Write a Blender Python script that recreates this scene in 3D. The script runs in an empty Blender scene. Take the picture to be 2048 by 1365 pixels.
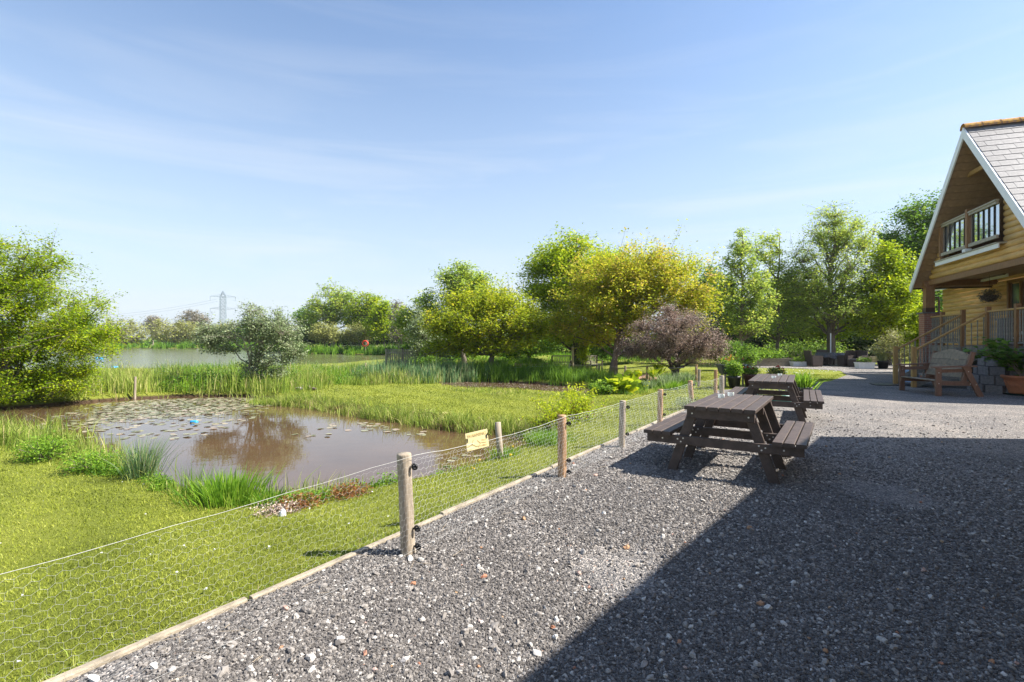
import bpy, math, random
import numpy as np
from mathutils import Vector, Matrix

C = bpy.context.scene.collection
SC = bpy.context.scene
R = np.random.default_rng(7)
random.seed(7)

# ---------------------------------------------------------------- camera
EYE = 1.45
cam_d = bpy.data.cameras.new('camera')
cam_d.sensor_width = 36.0
cam_d.lens = 17.58
cam_d.clip_start = 0.05
cam_d.clip_end = 5000
cam = bpy.data.objects.new('camera', cam_d)
cam.location = (0, 0, EYE)
cam.rotation_euler = (math.radians(90), 0, 0)
C.objects.link(cam)
SC.camera = cam

# ---------------------------------------------------------------- light, sky, exposure
SUN_EL = math.radians(46.5)
SUN_AZ = math.radians(93.5)          # clockwise from +Y
SUN_STRENGTH = 4.5
SKY_STRENGTH = 0.088
SC.view_settings.view_transform = 'Standard'
SC.view_settings.look = 'None'
SC.view_settings.gamma = 1
SC.view_settings.use_curve_mapping = False
SC.view_settings.exposure = 1.35
SC.cycles.max_bounces = 7
SC.cycles.diffuse_bounces = 3
SC.cycles.glossy_bounces = 3
SC.cycles.transparent_max_bounces = 8

W = bpy.data.worlds.new('World')
SC.world = W
W.use_nodes = True
nt = W.node_tree
nt.nodes.clear()
def N(t, kind, **kw):
    n = t.nodes.new(kind)
    for k, v in kw.items():
        if k.startswith('i_'):
            n.inputs[k[2:].replace('_', ' ')].default_value = v
        else:
            setattr(n, k, v)
    return n
sky = N(nt, 'ShaderNodeTexSky', sky_type='NISHITA', sun_disc=False, sun_elevation=SUN_EL, sun_rotation=SUN_AZ,
        altitude=0, air_density=1.1, dust_density=0.5, ozone_density=3.2)
bg = N(nt, 'ShaderNodeBackground'); bg.inputs[1].default_value = SKY_STRENGTH
wo = N(nt, 'ShaderNodeOutputWorld')
tc = N(nt, 'ShaderNodeTexCoord')
# thin cirrus: noise on the sky direction, flattened so that the wisps lie along the horizon
mp = N(nt, 'ShaderNodeMapping'); mp.inputs['Scale'].default_value = (.8, 1.1, 7.5); mp.inputs['Rotation'].default_value = (0.0, -0.06, 0.0)
n1 = N(nt, 'ShaderNodeTexNoise'); n1.inputs['Scale'].default_value = 2.1; n1.inputs['Detail'].default_value = 9; n1.inputs['Roughness'].default_value = .55; n1.inputs['Distortion'].default_value = .7
n2 = N(nt, 'ShaderNodeTexNoise'); n2.inputs['Scale'].default_value = 1.1; n2.inputs['Detail'].default_value = 3
r1 = N(nt, 'ShaderNodeMapRange'); r1.inputs['From Min'].default_value = .45; r1.inputs['From Max'].default_value = .78
r2 = N(nt, 'ShaderNodeMapRange'); r2.inputs['From Min'].default_value = .32; r2.inputs['From Max'].default_value = .56
ml = N(nt, 'ShaderNodeMath', operation='MULTIPLY')
ml2 = N(nt, 'ShaderNodeMath', operation='MULTIPLY'); ml2.inputs[1].default_value = .80
# haze near the horizon, even all round
sp = N(nt, 'ShaderNodeSeparateXYZ')
rh = N(nt, 'ShaderNodeMapRange'); rh.inputs['From Min'].default_value = 0.0; rh.inputs['From Max'].default_value = .62; rh.inputs['To Min'].default_value = 1.0; rh.inputs['To Max'].default_value = 0.0
ph = N(nt, 'ShaderNodeMath', operation='POWER'); ph.inputs[1].default_value = 1.5
mh = N(nt, 'ShaderNodeMath', operation='MULTIPLY'); mh.inputs[1].default_value = .95
mxh = N(nt, 'ShaderNodeMix', data_type='RGBA'); mxh.inputs[7].default_value = (3.25, 3.72, 4.22, 1)
mx = N(nt, 'ShaderNodeMix', data_type='RGBA'); mx.inputs[7].default_value = (4.1, 4.35, 4.7, 1)
L = nt.links.new
L(tc.outputs['Generated'], mp.inputs[0]); L(mp.outputs[0], n1.inputs['Vector']); L(tc.outputs['Generated'], n2.inputs['Vector'])
L(n1.outputs[0], r1.inputs[0]); L(n2.outputs[0], r2.inputs[0]); L(r1.outputs[0], ml.inputs[0]); L(r2.outputs[0], ml.inputs[1])
ml3 = N(nt, 'ShaderNodeMath', operation='MULTIPLY'); L(ml.outputs[0], ml3.inputs[0]); L(rh.outputs[0], ml3.inputs[1]); L(ml3.outputs[0], ml2.inputs[0])
L(tc.outputs['Generated'], sp.inputs[0]); L(sp.outputs[2], rh.inputs[0]); L(rh.outputs[0], ph.inputs[0]); L(ph.outputs[0], mh.inputs[0])
L(sky.outputs[0], mxh.inputs[6]); L(mh.outputs[0], mxh.inputs[0])
L(mxh.outputs[2], mx.inputs[6]); L(ml2.outputs[0], mx.inputs[0])
L(mx.outputs[2], bg.inputs[0]); L(bg.outputs[0], wo.inputs[0])

sl = bpy.data.lights.new('sun', 'SUN')
sl.energy = SUN_STRENGTH
sl.angle = math.radians(0.55)
sl.color = (1.0, .955, .88)
sun = bpy.data.objects.new('sun', sl)
sdir = Vector((math.sin(SUN_AZ) * math.cos(SUN_EL), math.cos(SUN_AZ) * math.cos(SUN_EL), math.sin(SUN_EL)))
sun.rotation_euler = sdir.to_track_quat('Z', 'Y').to_euler()
sun.location = (30, 0, 40)
C.objects.link(sun)

# ---------------------------------------------------------------- object helpers
def tag(o, label=None, cat=None, group=None, kind=None):
    if label: o['label'] = label
    if cat: o['category'] = cat
    if group: o['group'] = group
    if kind: o['kind'] = kind
    return o
def thing(name, label, cat, loc=(0, 0, 0), rz=0.0, group=None):
    o = bpy.data.objects.new(name, None); C.objects.link(o)
    o.empty_display_size = .2
    o.location = loc; o.rotation_euler = (0, 0, rz)
    return tag(o, label, cat, group)
def link(name, me, parent=None, world=False):
    o = bpy.data.objects.new(name, me); C.objects.link(o)
    if parent is not None:
        o.parent = parent
        if world:
            o.matrix_parent_inverse = (Matrix.Translation(parent.location) @ parent.rotation_euler.to_matrix().to_4x4()).inverted()
    return o
def copy_tree(o, parent=None):
    c = o.copy(); C.objects.link(c)
    if parent is not None: c.parent = parent
    for ch in list(o.children): copy_tree(ch, c)
    return c

class MB:
    def __init__(s): s.v = []; s.f = []; s.sm = False
    def add(s, vs, fs):
        b = len(s.v); s.v += [tuple(v) for v in vs]; s.f += [tuple(i + b for i in f) for f in fs]; return s
    def box(s, c, d, rz=0.0, m=None, ch=0.0):
        x, y, z = d[0] / 2, d[1] / 2, d[2] / 2
        vs = [Vector((sx * x, sy * y, sz * z)) for sz in (-1, 1) for sy in (-1, 1) for sx in (-1, 1)]
        rot = Matrix.Rotation(rz, 3, 'Z')
        if m is not None: rot = m
        vs = [rot @ v + Vector(c) for v in vs]
        return s.add(vs, [(0, 2, 3, 1), (4, 5, 7, 6), (0, 1, 5, 4), (2, 6, 7, 3), (0, 4, 6, 2), (1, 3, 7, 5)])
    def beam(s, a, b, w, h, up=(0, 0, 1), bev=0.0):
        a, b = Vector(a), Vector(b); t = (b - a).normalized(); u = Vector(up)
        if abs(t.dot(u)) > .98: u = Vector((0, 1, 0))
        r = t.cross(u).normalized(); n = r.cross(t)
        if bev <= 0:
            prof = [(-w/2, -h/2), (w/2, -h/2), (w/2, h/2), (-w/2, h/2)]
        else:
            e = bev
            prof = [(-w/2+e, -h/2), (w/2-e, -h/2), (w/2, -h/2+e), (w/2, h/2-e), (w/2-e, h/2), (-w/2+e, h/2), (-w/2, h/2-e), (-w/2, -h/2+e)]
        k = len(prof); vs = []
        for p in (a, b):
            for (x, z) in prof: vs.append(p + r * x + n * z)
        fs = [(i, (i+1) % k, k + (i+1) % k, k + i) for i in range(k)] + [tuple(range(k))[::-1], tuple(range(k, 2*k))]
        return s.add(vs, fs)
    def tube(s, pts, rad, n=8, cap=True):
        pts = [Vector(p) for p in pts]
        if not hasattr(rad, '__len__'): rad = [rad] * len(pts)
        vs = []; ref = Vector((0, 0, 1))
        for i, p in enumerate(pts):
            t = (pts[min(i+1, len(pts)-1)] - pts[max(i-1, 0)]).normalized()
            u = ref if abs(t.dot(ref)) < .95 else Vector((0, 1, 0))
            a = t.cross(u).normalized(); b = a.cross(t)
            for k in range(n):
                w = 2*math.pi*k/n; vs.append(p + (a*math.cos(w) + b*math.sin(w)) * rad[i])
        fs = []
        for i in range(len(pts)-1):
            for k in range(n):
                fs.append((i*n+k, i*n+(k+1) % n, (i+1)*n+(k+1) % n, (i+1)*n+k))
        if cap: fs += [tuple(range(n))[::-1], tuple(range((len(pts)-1)*n, len(pts)*n))]
        return s.add(vs, fs)
    def lathe(s, prof, n=20, c=(0, 0, 0)):
        vs = []
        for (r, z) in prof:
            for k in range(n):
                w = 2*math.pi*k/n; vs.append((c[0]+r*math.cos(w), c[1]+r*math.sin(w), c[2]+z))
        fs = []
        for i in range(len(prof)-1):
            for k in range(n):
                fs.append((i*n+k, i*n+(k+1) % n, (i+1)*n+(k+1) % n, (i+1)*n+k))
        return s.add(vs, fs)
    def prism(s, poly, thick, o, ax, ay):
        ax, ay, o = Vector(ax), Vector(ay), Vector(o); nz = ax.cross(ay).normalized()
        k = len(poly)
        vs = [o + ax*p[0] + ay*p[1] for p in poly] + [o + ax*p[0] + ay*p[1] + nz*thick for p in poly]
        return s.add(vs, [tuple(range(k))[::-1], tuple(range(k, 2*k))] + [(i, (i+1) % k, k+(i+1) % k, k+i) for i in range(k)])
    def mesh(s, name, mat):
        me = bpy.data.meshes.new(name); me.from_pydata(s.v, [], s.f)
        me.materials.append(mat)
        if s.sm: me.polygons.foreach_set('use_smooth', [True]*len(me.polygons))
        me.update(); return me
    def build(s, name, mat, parent=None, world=False):
        o = link(name, s.mesh(name, mat), parent, world)
        if parent is None: pass
        return o
def smooth(mb): mb.sm = True; return mb

def np_mesh(name, V, F, mat, attr=None, smooth=False, col=None):
    """V (n,3), F (m,k); attr: per face float called rnd"""
    me = bpy.data.meshes.new(name)
    V = np.ascontiguousarray(V, dtype=np.float32); F = np.ascontiguousarray(F, dtype=np.int32)
    m, k = F.shape
    me.vertices.add(len(V)); me.vertices.foreach_set('co', V.ravel())
    me.loops.add(m*k); me.loops.foreach_set('vertex_index', F.ravel())
    me.polygons.add(m); me.polygons.foreach_set('loop_start', np.arange(0, m*k, k, dtype=np.int32))
    try: me.polygons.foreach_set('loop_total', np.full(m, k, dtype=np.int32))
    except Exception: pass
    if smooth: me.polygons.foreach_set('use_smooth', np.ones(m, dtype=bool))
    if attr is not None:
        a = me.attributes.new('rnd', 'FLOAT', 'FACE'); a.data.foreach_set('value', np.ascontiguousarray(attr, dtype=np.float32))
    me.update(calc_edges=True)
    me.materials.append(mat)
    return me
def np_join(parts):
    Vs, Fs, As, b = [], [], [], 0
    for V, F, A in parts:
        Vs.append(V); Fs.append(F + b); As.append(A if A is not None else np.full(len(F), .5)); b += len(V)
    return np.concatenate(Vs), np.concatenate(Fs), np.concatenate(As)

# ---------------------------------------------------------------- materials
def mat(name):
    m = bpy.data.materials.new(name); m.use_nodes = True
    return m, m.node_tree, m.node_tree.nodes['Principled BSDF']
def ramp(t, stops, interp='LINEAR'):
    r = t.nodes.new('ShaderNodeValToRGB'); cr = r.color_ramp; cr.interpolation = interp
    while len(cr.elements) > 1: cr.elements.remove(cr.elements[-1])
    cr.elements[0].position = stops[0][0]; cr.elements[0].color = (*stops[0][1], 1)
    for p, c in stops[1:]:
        e = cr.elements.new(p); e.color = (*c, 1)
    return r
def plain(name, col, rough=.6, metal=0.0, var=.18, scale=9.0, bump=.0, bscale=60.0, stretch=None, spec=.5, vary=0.0):
    m, t, p = mat(name)
    p.inputs['Roughness'].default_value = rough; p.inputs['Metallic'].default_value = metal
    p.inputs['Specular IOR Level'].default_value = spec
    tcn = t.nodes.new('ShaderNodeTexCoord'); mpn = t.nodes.new('ShaderNodeMapping')
    if stretch: mpn.inputs['Scale'].default_value = stretch
    t.links.new(tcn.outputs['Object'], mpn.inputs[0])
    n = t.nodes.new('ShaderNodeTexNoise'); n.inputs['Scale'].default_value = scale; n.inputs['Detail'].default_value = 6; n.inputs['Roughness'].default_value = .65
    t.links.new(mpn.outputs[0], n.inputs['Vector'])
    lo = tuple(max(0, c*(1-var*1.6)) for c in col); hi = tuple(min(1, c*(1+var*1.6)) for c in col)
    r = ramp(t, [(.25, lo), (.5, col), (.75, hi)]); t.links.new(n.outputs[0], r.inputs[0])
    out = r.outputs[0]
    if vary > 0:
        oi = t.nodes.new('ShaderNodeObjectInfo'); mr = t.nodes.new('ShaderNodeMapRange')
        mr.inputs['To Min'].default_value = 1-vary; mr.inputs['To Max'].default_value = 1+vary
        t.links.new(oi.outputs['Random'], mr.inputs[0])
        hs = t.nodes.new('ShaderNodeHueSaturation'); t.links.new(mr.outputs[0], hs.inputs['Value']); t.links.new(out, hs.inputs['Color']); out = hs.outputs[0]
    t.links.new(out, p.inputs['Base Color'])
    if bump > 0:
        n3 = t.nodes.new('ShaderNodeTexNoise'); n3.inputs['Scale'].default_value = bscale; n3.inputs['Detail'].default_value = 5
        t.links.new(mpn.outputs[0], n3.inputs['Vector'])
        b = t.nodes.new('ShaderNodeBump'); b.inputs['Strength'].default_value = bump; b.inputs['Distance'].default_value = .01
        t.links.new(n3.outputs[0], b.inputs['Height']); t.links.new(b.outputs[0], p.inputs['Normal'])
    return m
def leafmat(name, cols, trans=.45, rough=.5, attr='rnd', tcol=1.25):
    m, t, p = mat(name)
    a = t.nodes.new('ShaderNodeAttribute'); a.attribute_name = attr
    k = len(cols)
    r = ramp(t, [(i/(k-1), c) for i, c in enumerate(cols)]); t.links.new(a.outputs['Fac'], r.inputs[0])
    t.links.new(r.outputs[0], p.inputs['Base Color']); p.inputs['Roughness'].default_value = rough
    p.inputs['Specular IOR Level'].default_value = .18
    tr = t.nodes.new('ShaderNodeBsdfTranslucent'); hs = t.nodes.new('ShaderNodeHueSaturation')
    hs.inputs['Value'].default_value = tcol; hs.inputs['Hue'].default_value = .49
    t.links.new(r.outputs[0], hs.inputs['Color']); t.links.new(hs.outputs[0], tr.inputs[0])
    mx = t.nodes.new('ShaderNodeMixShader'); mx.inputs[0].default_value = trans
    t.links.new(p.outputs[0], mx.inputs[1]); t.links.new(tr.outputs[0], mx.inputs[2])
    t.links.new(mx.outputs[0], t.nodes['Material Output'].inputs[0])
    return m

M = {}
M['hawthorn'] = leafmat('hawthorn_leaf', [(0.086,0.162,0.008), (0.216,0.335,0.012), (0.356,0.443,0.017), (0.475,0.475,0.029)])
M['bright'] = leafmat('bright_leaf', [(0.108,0.180,0.008), (0.264,0.384,0.012), (0.408,0.504,0.017), (0.504,0.528,0.024)])
M['cherry'] = leafmat('cherry_leaf', [(0.144,0.192,0.017), (0.336,0.420,0.022), (0.480,0.504,0.032), (0.564,0.456,0.054), (0.620,0.456,0.162)])
M['cherry2'] = leafmat('cherry_yellow_leaf', [(0.123,0.190,0.012), (0.314,0.403,0.020), (0.448,0.493,0.028), (0.560,0.482,0.040)])
M['airy'] = leafmat('airy_leaf', [(0.150,0.242,0.046), (0.278,0.403,0.054), (0.448,0.545,0.082), (0.598,0.605,0.109)])
M['mid'] = leafmat('mid_leaf', [(0.040,0.098,0.014), (0.103,0.218,0.023), (0.184,0.322,0.034), (0.299,0.414,0.052)])
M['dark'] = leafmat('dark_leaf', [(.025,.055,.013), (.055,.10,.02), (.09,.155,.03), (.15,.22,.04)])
M['grey'] = leafmat('grey_green_leaf', [(.13,.17,.08), (.22,.28,.13), (.33,.39,.21), (.46,.50,.30)], trans=.28)
M['olive'] = leafmat('olive_leaf', [(.19,.21,.06), (.28,.30,.08), (.36,.37,.11), (.42,.42,.15)], trans=.3)
M['brown'] = leafmat('bare_twig_haze', [(.19,.165,.11), (.27,.24,.17), (.34,.31,.23)], trans=.1)
M['purple'] = leafmat('purple_leaf', [(.17,.108,.085), (.31,.215,.17), (.44,.335,.265), (.58,.49,.40)], trans=.22)
M['turf'] = leafmat('lawn_blade', [(0.104,0.133,0.019), (0.230,0.272,0.031), (0.351,0.384,0.053), (0.460,0.440,0.117)], trans=.32)
M['bank'] = leafmat('bank_grass_blade', [(0.079,0.121,0.022), (0.172,0.257,0.034), (0.286,0.365,0.054), (0.444,0.446,0.135), (0.601,0.459,0.257)], trans=.32)
M['reed'] = leafmat('reed_blade', [(0.052,0.111,0.052), (0.091,0.182,0.078), (0.156,0.260,0.104), (0.299,0.364,0.143), (0.468,0.416,0.247)], trans=.28)
M['lush'] = leafmat('lush_blade', [(0.058,0.143,0.016), (0.117,0.247,0.021), (0.208,0.364,0.031), (0.312,0.442,0.046)])
M['rust'] = leafmat('rust_leaf', [(0.100,0.035,0.020), (0.220,0.080,0.030), (0.330,0.160,0.050), (0.200,0.220,0.040)])
M['variegated'] = leafmat('pale_blade', [(0.100,0.180,0.060), (0.250,0.330,0.150), (0.420,0.480,0.280)])
M['fig'] = leafmat('fig_leaf', [(0.072,0.156,0.024), (0.132,0.264,0.036), (0.216,0.360,0.060)], trans=.4)
def flower(name, c): return leafmat(name, [tuple(x*.75 for x in c), c], trans=.25, tcol=1.0)
M['f_red'] = flower('red_petal', (.62,.02,.02)); M['f_pink'] = flower('pink_petal', (.55,.12,.30)); M['f_yel'] = flower('yellow_petal', (.80,.55,.03))
M['f_org'] = flower('orange_petal', (.75,.25,.02)); M['f_whi'] = flower('white_petal', (.82,.82,.80)); M['f_pur'] = flower('purple_petal', (.22,.10,.38))
M['bark'] = plain('grey_bark', (.16,.13,.10), .9, var=.35, scale=14, bump=.6, bscale=30, stretch=(1,1,.3))
M['bark_pale'] = plain('pale_bark', (.30,.26,.20), .9, var=.3, scale=10, bump=.4, bscale=25)
M['bark_dark'] = plain('dark_bark', (.065,.05,.042), .9, var=.35, scale=14, bump=.5, bscale=30)
M['recycled'] = plain('brown_recycled_plank', (.075,.053,.043), .55, var=.30, scale=9, bump=.35, bscale=55, stretch=(1,1,1), spec=.45, vary=.10)
M['bolt'] = plain('zinc_bolt', (.6,.6,.58), .35, metal=.8, var=.1)
M['post_grey'] = plain('weathered_post', (.33,.27,.20), .85, var=.3, scale=11, bump=.5, bscale=25, stretch=(3,3,.35))
M['post_orange'] = plain('treated_post', (.40,.235,.12), .85, var=.3, scale=11, bump=.5, bscale=25, stretch=(3,3,.35))
M['kerb'] = plain('edging_board', (.31,.26,.19), .9, var=.3, scale=8, bump=.6, bscale=40, vary=.12)
M['wire'] = plain('galvanised_wire', (.60,.60,.58), .5, metal=.0, var=.15, spec=.6)
M['rope'] = plain('white_rope', (.50,.50,.47), .8, var=.15, scale=80)
M['black'] = plain('black_plastic', (.018,.018,.019), .4, var=.2)
M['blackwire'] = plain('black_wire', (.03,.03,.03), .5)
M['sign'] = plain('faded_yellow_sign', (.80,.68,.36), .5, var=.10, scale=14)
M['signtext'] = plain('faded_print', (.70,.52,.22), .6, var=.3, scale=50)
M['timber_grey'] = plain('weathered_grey_timber', (.23,.205,.17), .9, var=.3, scale=9, bump=.5, bscale=30, stretch=(1,1,4), vary=.15)
M['timber_pale'] = plain('sawn_pale_timber', (.42,.34,.24), .85, var=.22, scale=9, bump=.4, bscale=30, vary=.12)
M['bed_timber'] = plain('raised_bed_sleeper', (.25,.205,.15), .9, var=.28, scale=7, bump=.4, bscale=25, stretch=(1,1,4), vary=.15)
M['log'] = plain('honey_stained_log', (.66,.41,.15), .55, var=.20, scale=5, bump=.25, bscale=20, stretch=(2,.35,2), vary=.12)
M['log_end'] = plain('cut_log_end', (.24,.12,.055), .7, var=.3, scale=20, vary=.15)
M['stain'] = plain('brown_stained_timber', (.27,.14,.06), .6, var=.2, scale=8, bump=.25, stretch=(3,3,.6), vary=.08)
M['stain_light'] = plain('tan_stained_timber', (.44,.26,.09), .6, var=.2, scale=8, bump=.25, stretch=(3,3,.6), vary=.1)
M['soffit'] = plain('brown_boarding', (.36,.23,.13), .55, var=.18, scale=6, vary=.1)
M['white'] = plain('white_painted_board', (.86,.86,.86), .4, var=.04, scale=5)
M['slate'] = plain('grey_slate', (.20,.185,.178), .6, var=.2, scale=7, bump=.3, bscale=40, vary=.13)
M['handrail_grey'] = plain('weathered_rail', (.40,.36,.29), .8, var=.2, scale=12, bump=.3)
M['baluster'] = plain('grey_baluster', (.26,.24,.20), .85, var=.3, scale=14, vary=.15)
M['mirror'] = plain('balcony_glass', (.62,.68,.72), .03, metal=.85, var=.02)
M['window'] = plain('window_glass', (.16,.19,.18), .04, metal=.5, var=.05)
M['dark'+'_void'] = plain('dark_interior', (.03,.025,.02), .9)
M['brick'] = plain('red_brick', (.40,.19,.13), .85, var=.2, scale=8, bump=.4, vary=.15)
M['mortar'] = plain('mortar', (.42,.38,.33), .95, var=.1)
M['downpipe'] = plain('brown_downpipe', (.09,.045,.03), .4)
M['blockgrey'] = plain('grey_concrete_block', (.20,.185,.18), .9, var=.22, scale=16, bump=.4, bscale=70, vary=.16)
M['terracotta'] = plain('terracotta', (.50,.19,.09), .8, var=.16, scale=9, bump=.15)
M['greenplastic'] = plain('dark_green_plastic', (.02,.06,.04), .4)
M['teal'] = plain('teal_plastic', (.07,.30,.27), .4, var=.12)
M['greypot'] = plain('dark_grey_pot', (.055,.055,.058), .5, var=.15)
M['maroon'] = plain('maroon_pot', (.09,.03,.025), .5, var=.15)
M['soil'] = plain('soil', (.05,.035,.025), .95, var=.35, scale=30, bump=.8)
M['bench_red'] = plain('red_brown_bench', (.20,.112,.072), .6, var=.16, scale=8, bump=.2, stretch=(3,3,.6), vary=.07)
M['bench_slat'] = plain('weathered_bench_slat', (.255,.205,.145), .85, var=.25, scale=10, bump=.4, vary=.1)
M['rattan'] = plain('brown_rattan', (.06,.042,.036), .6, var=.35, scale=40, bump=.8, bscale=80)
M['cloth'] = plain('dark_tablecloth', (.085,.085,.10), .55, var=.6, scale=18)
M['whitepot'] = plain('white_planter', (.78,.79,.80), .5, var=.06)
M['bluebin'] = plain('pale_blue_plastic', (.25,.42,.66), .4)
M['bluefloat'] = plain('blue_plastic', (.03,.33,.72), .4, var=.2)
M['redring'] = plain('red_life_ring', (.70,.05,.02), .5)
M['steel'] = plain('pylon_steel', (.24,.29,.34), .6, metal=.2, var=.05)
M['pad'] = leafmat('lily_pad', [(.13,.13,.06), (.22,.215,.12), (.32,.30,.19), (.36,.27,.20)], trans=.05, rough=.3)
M['duck'] = plain('brown_feathers', (.16,.12,.08), .9, var=.4, scale=60)
M['duck2'] = plain('pale_feathers', (.27,.25,.22), .9, var=.3, scale=40)
M['ridge'] = None
def glassmat():
    m, t, p = mat('clear_glass')
    tr = t.nodes.new('ShaderNodeBsdfTransparent'); tr.inputs[0].default_value = (.93,.95,.95,1)
    p.inputs['Base Color'].default_value = (.8,.85,.85,1); p.inputs['Roughness'].default_value = .05
    fr = t.nodes.new('ShaderNodeLayerWeight'); fr.inputs[0].default_value = .45
    mx = t.nodes.new('ShaderNodeMixShader'); t.links.new(fr.outputs['Facing'], mx.inputs[0]); t.links.new(tr.outputs[0], mx.inputs[1]); t.links.new(p.outputs[0], mx.inputs[2])
    t.links.new(mx.outputs[0], t.nodes['Material Output'].inputs[0])
    return m
M['glass'] = glassmat()
def ridgemat():
    m, t, p = mat('lichened_ridge_tile')
    tcn = t.nodes.new('ShaderNodeTexCoord'); n = t.nodes.new('ShaderNodeTexNoise'); n.inputs['Scale'].default_value = 7; n.inputs['Detail'].default_value = 8; n.inputs['Roughness'].default_value = .7
    t.links.new(tcn.outputs['Object'], n.inputs['Vector'])
    r = ramp(t, [(.30, (.20,.11,.085)), (.47, (.30,.17,.12)), (.54, (.55,.27,.05)), (.62, (.66,.38,.08)), (.75, (.45,.38,.30))]); t.links.new(n.outputs[0], r.inputs[0])
    t.links.new(r.outputs[0], p.inputs['Base Color']); p.inputs['Roughness'].default_value = .9
    return m
M['ridge'] = ridgemat()
# ---------------------------------------------------------------- survey helpers
# the place was surveyed from the photograph: bearing u, drop v below/above the horizon and a height give a ground point
F_ = 1000.0
def gp(u, v, z=0.0):
    d = F_*(EYE - z)/(v - 682.5); return ((u-1024)/F_*d, d)
def ad(u, v, d): return ((u-1024)/F_*d, d, EYE + (682.5-v)/F_*d)
WATER = -.42
EL = np.array([.552, .834]); EN = np.array([-.834, .552])       # along the gravel edge, and towards the pond
E0 = np.array([-.745, 3.84])
def on_edge(s, n=0.0): p = E0 + EL*s + EN*n; return (float(p[0]), float(p[1]))

def seg_dist(poly, X, Y):
    P = np.asarray(poly, float); Q = np.roll(P, -1, 0)
    best = np.full(X.shape, 1e9); inside = np.zeros(X.shape, bool)
    for (x0, y0), (x1, y1) in zip(P, Q):
        dx, dy = x1-x0, y1-y0
        t = np.clip(((X-x0)*dx + (Y-y0)*dy)/(dx*dx+dy*dy+1e-12), 0, 1)
        best = np.minimum(best, np.hypot(X-(x0+t*dx), Y-(y0+t*dy)))
        c = ((y0 > Y) != (y1 > Y)) & (X < (x1-x0)*(Y-y0)/((y1-y0) if y1 != y0 else 1e-12) + x0)
        inside ^= c
    return np.where(inside, -best, best)
def smst(a, b, x):
    t = np.clip((x-a)/(b-a), 0, 1); return t*t*(3-2*t)

POND = [gp(u, v, z) for u, v, z in [(-420,905,-.36),(-60,872,-.36),(100,905,-.36),(210,930,-.36),(300,955,-.34),(380,985,-.32),(450,1000,-.32),(520,1006,-.30),(600,992,-.28),(690,984,-.26),(760,975,-.24),(830,964,-.20),(890,940,-.16),(950,918,-.14),(1010,905,-.14),(1060,890,-.16),(1095,880,-.22),(1110,868,-.35)]] + [gp(u, v, WATER) for u, v in [
        (1055,862),(960,857),(880,848),(800,836),(700,820),(630,808),(560,802),(520,798),(470,795),(400,794),(300,797),(200,803),(100,812),(0,820),(-400,838)]]
POND2 = [gp(u, v, WATER) for u, v in [(865,772),(930,781),(1000,786),(1080,791),(1175,792),(1215,786),(1180,777),(1110,771),(1036,767),(960,763),(895,763)]]
LAKE = [(-90,31),(-30,31),(-19,32),(-14.5,38),(-12.5,47),(-14,60),(-18,67),(-30,72),(-50,97),(-63,120),(-106,129),(-200,135),(-240,90)]
GRAVEL = [on_edge(-14), on_edge(-2), on_edge(4), on_edge(8.6), (4.9,11.9), (5.9,14.6), (8.1,15.6), (9.3,17.5), (11.2,17.7), (12.6,19.3), (14.2,21.2), (15.9,24.2), (15.2,26.2), (12.6,27.4), (13.4,31), (24,31), (40,24), (40,-14), (-8.5,-14)]

def HZ(X, Y):
    X = np.asarray(X, float); Y = np.asarray(Y, float)
    g = seg_dist(GRAVEL, X, Y)
    low = -.26*smst(0.05, 2.6, g)*(1-smst(4.5, 9.0, X))
    n = .035*np.sin(X*.9+1.3)*np.cos(Y*.7) + .02*np.sin(X*2.3+Y*1.9)
    z = low + n*smst(.1, 1.2, g)
    rise = .5*smst(34, 44, Y)*smst(-12, -3, X)*(1-smst(60, 80, Y))
    z = z + rise
    for poly, dep in ((POND, .5), (POND2, .45), (LAKE, 1.2)):
        s = seg_dist(poly, X, Y)
        far = np.clip(Y/40., 1, 4)
        k = 1 - smst(-.22*far, .16*far, s)
        z = z*(1-k) + (WATER-dep)*k
    return z
def hz(x, y): return float(HZ(np.array([x]), np.array([y]))[0])

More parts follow.
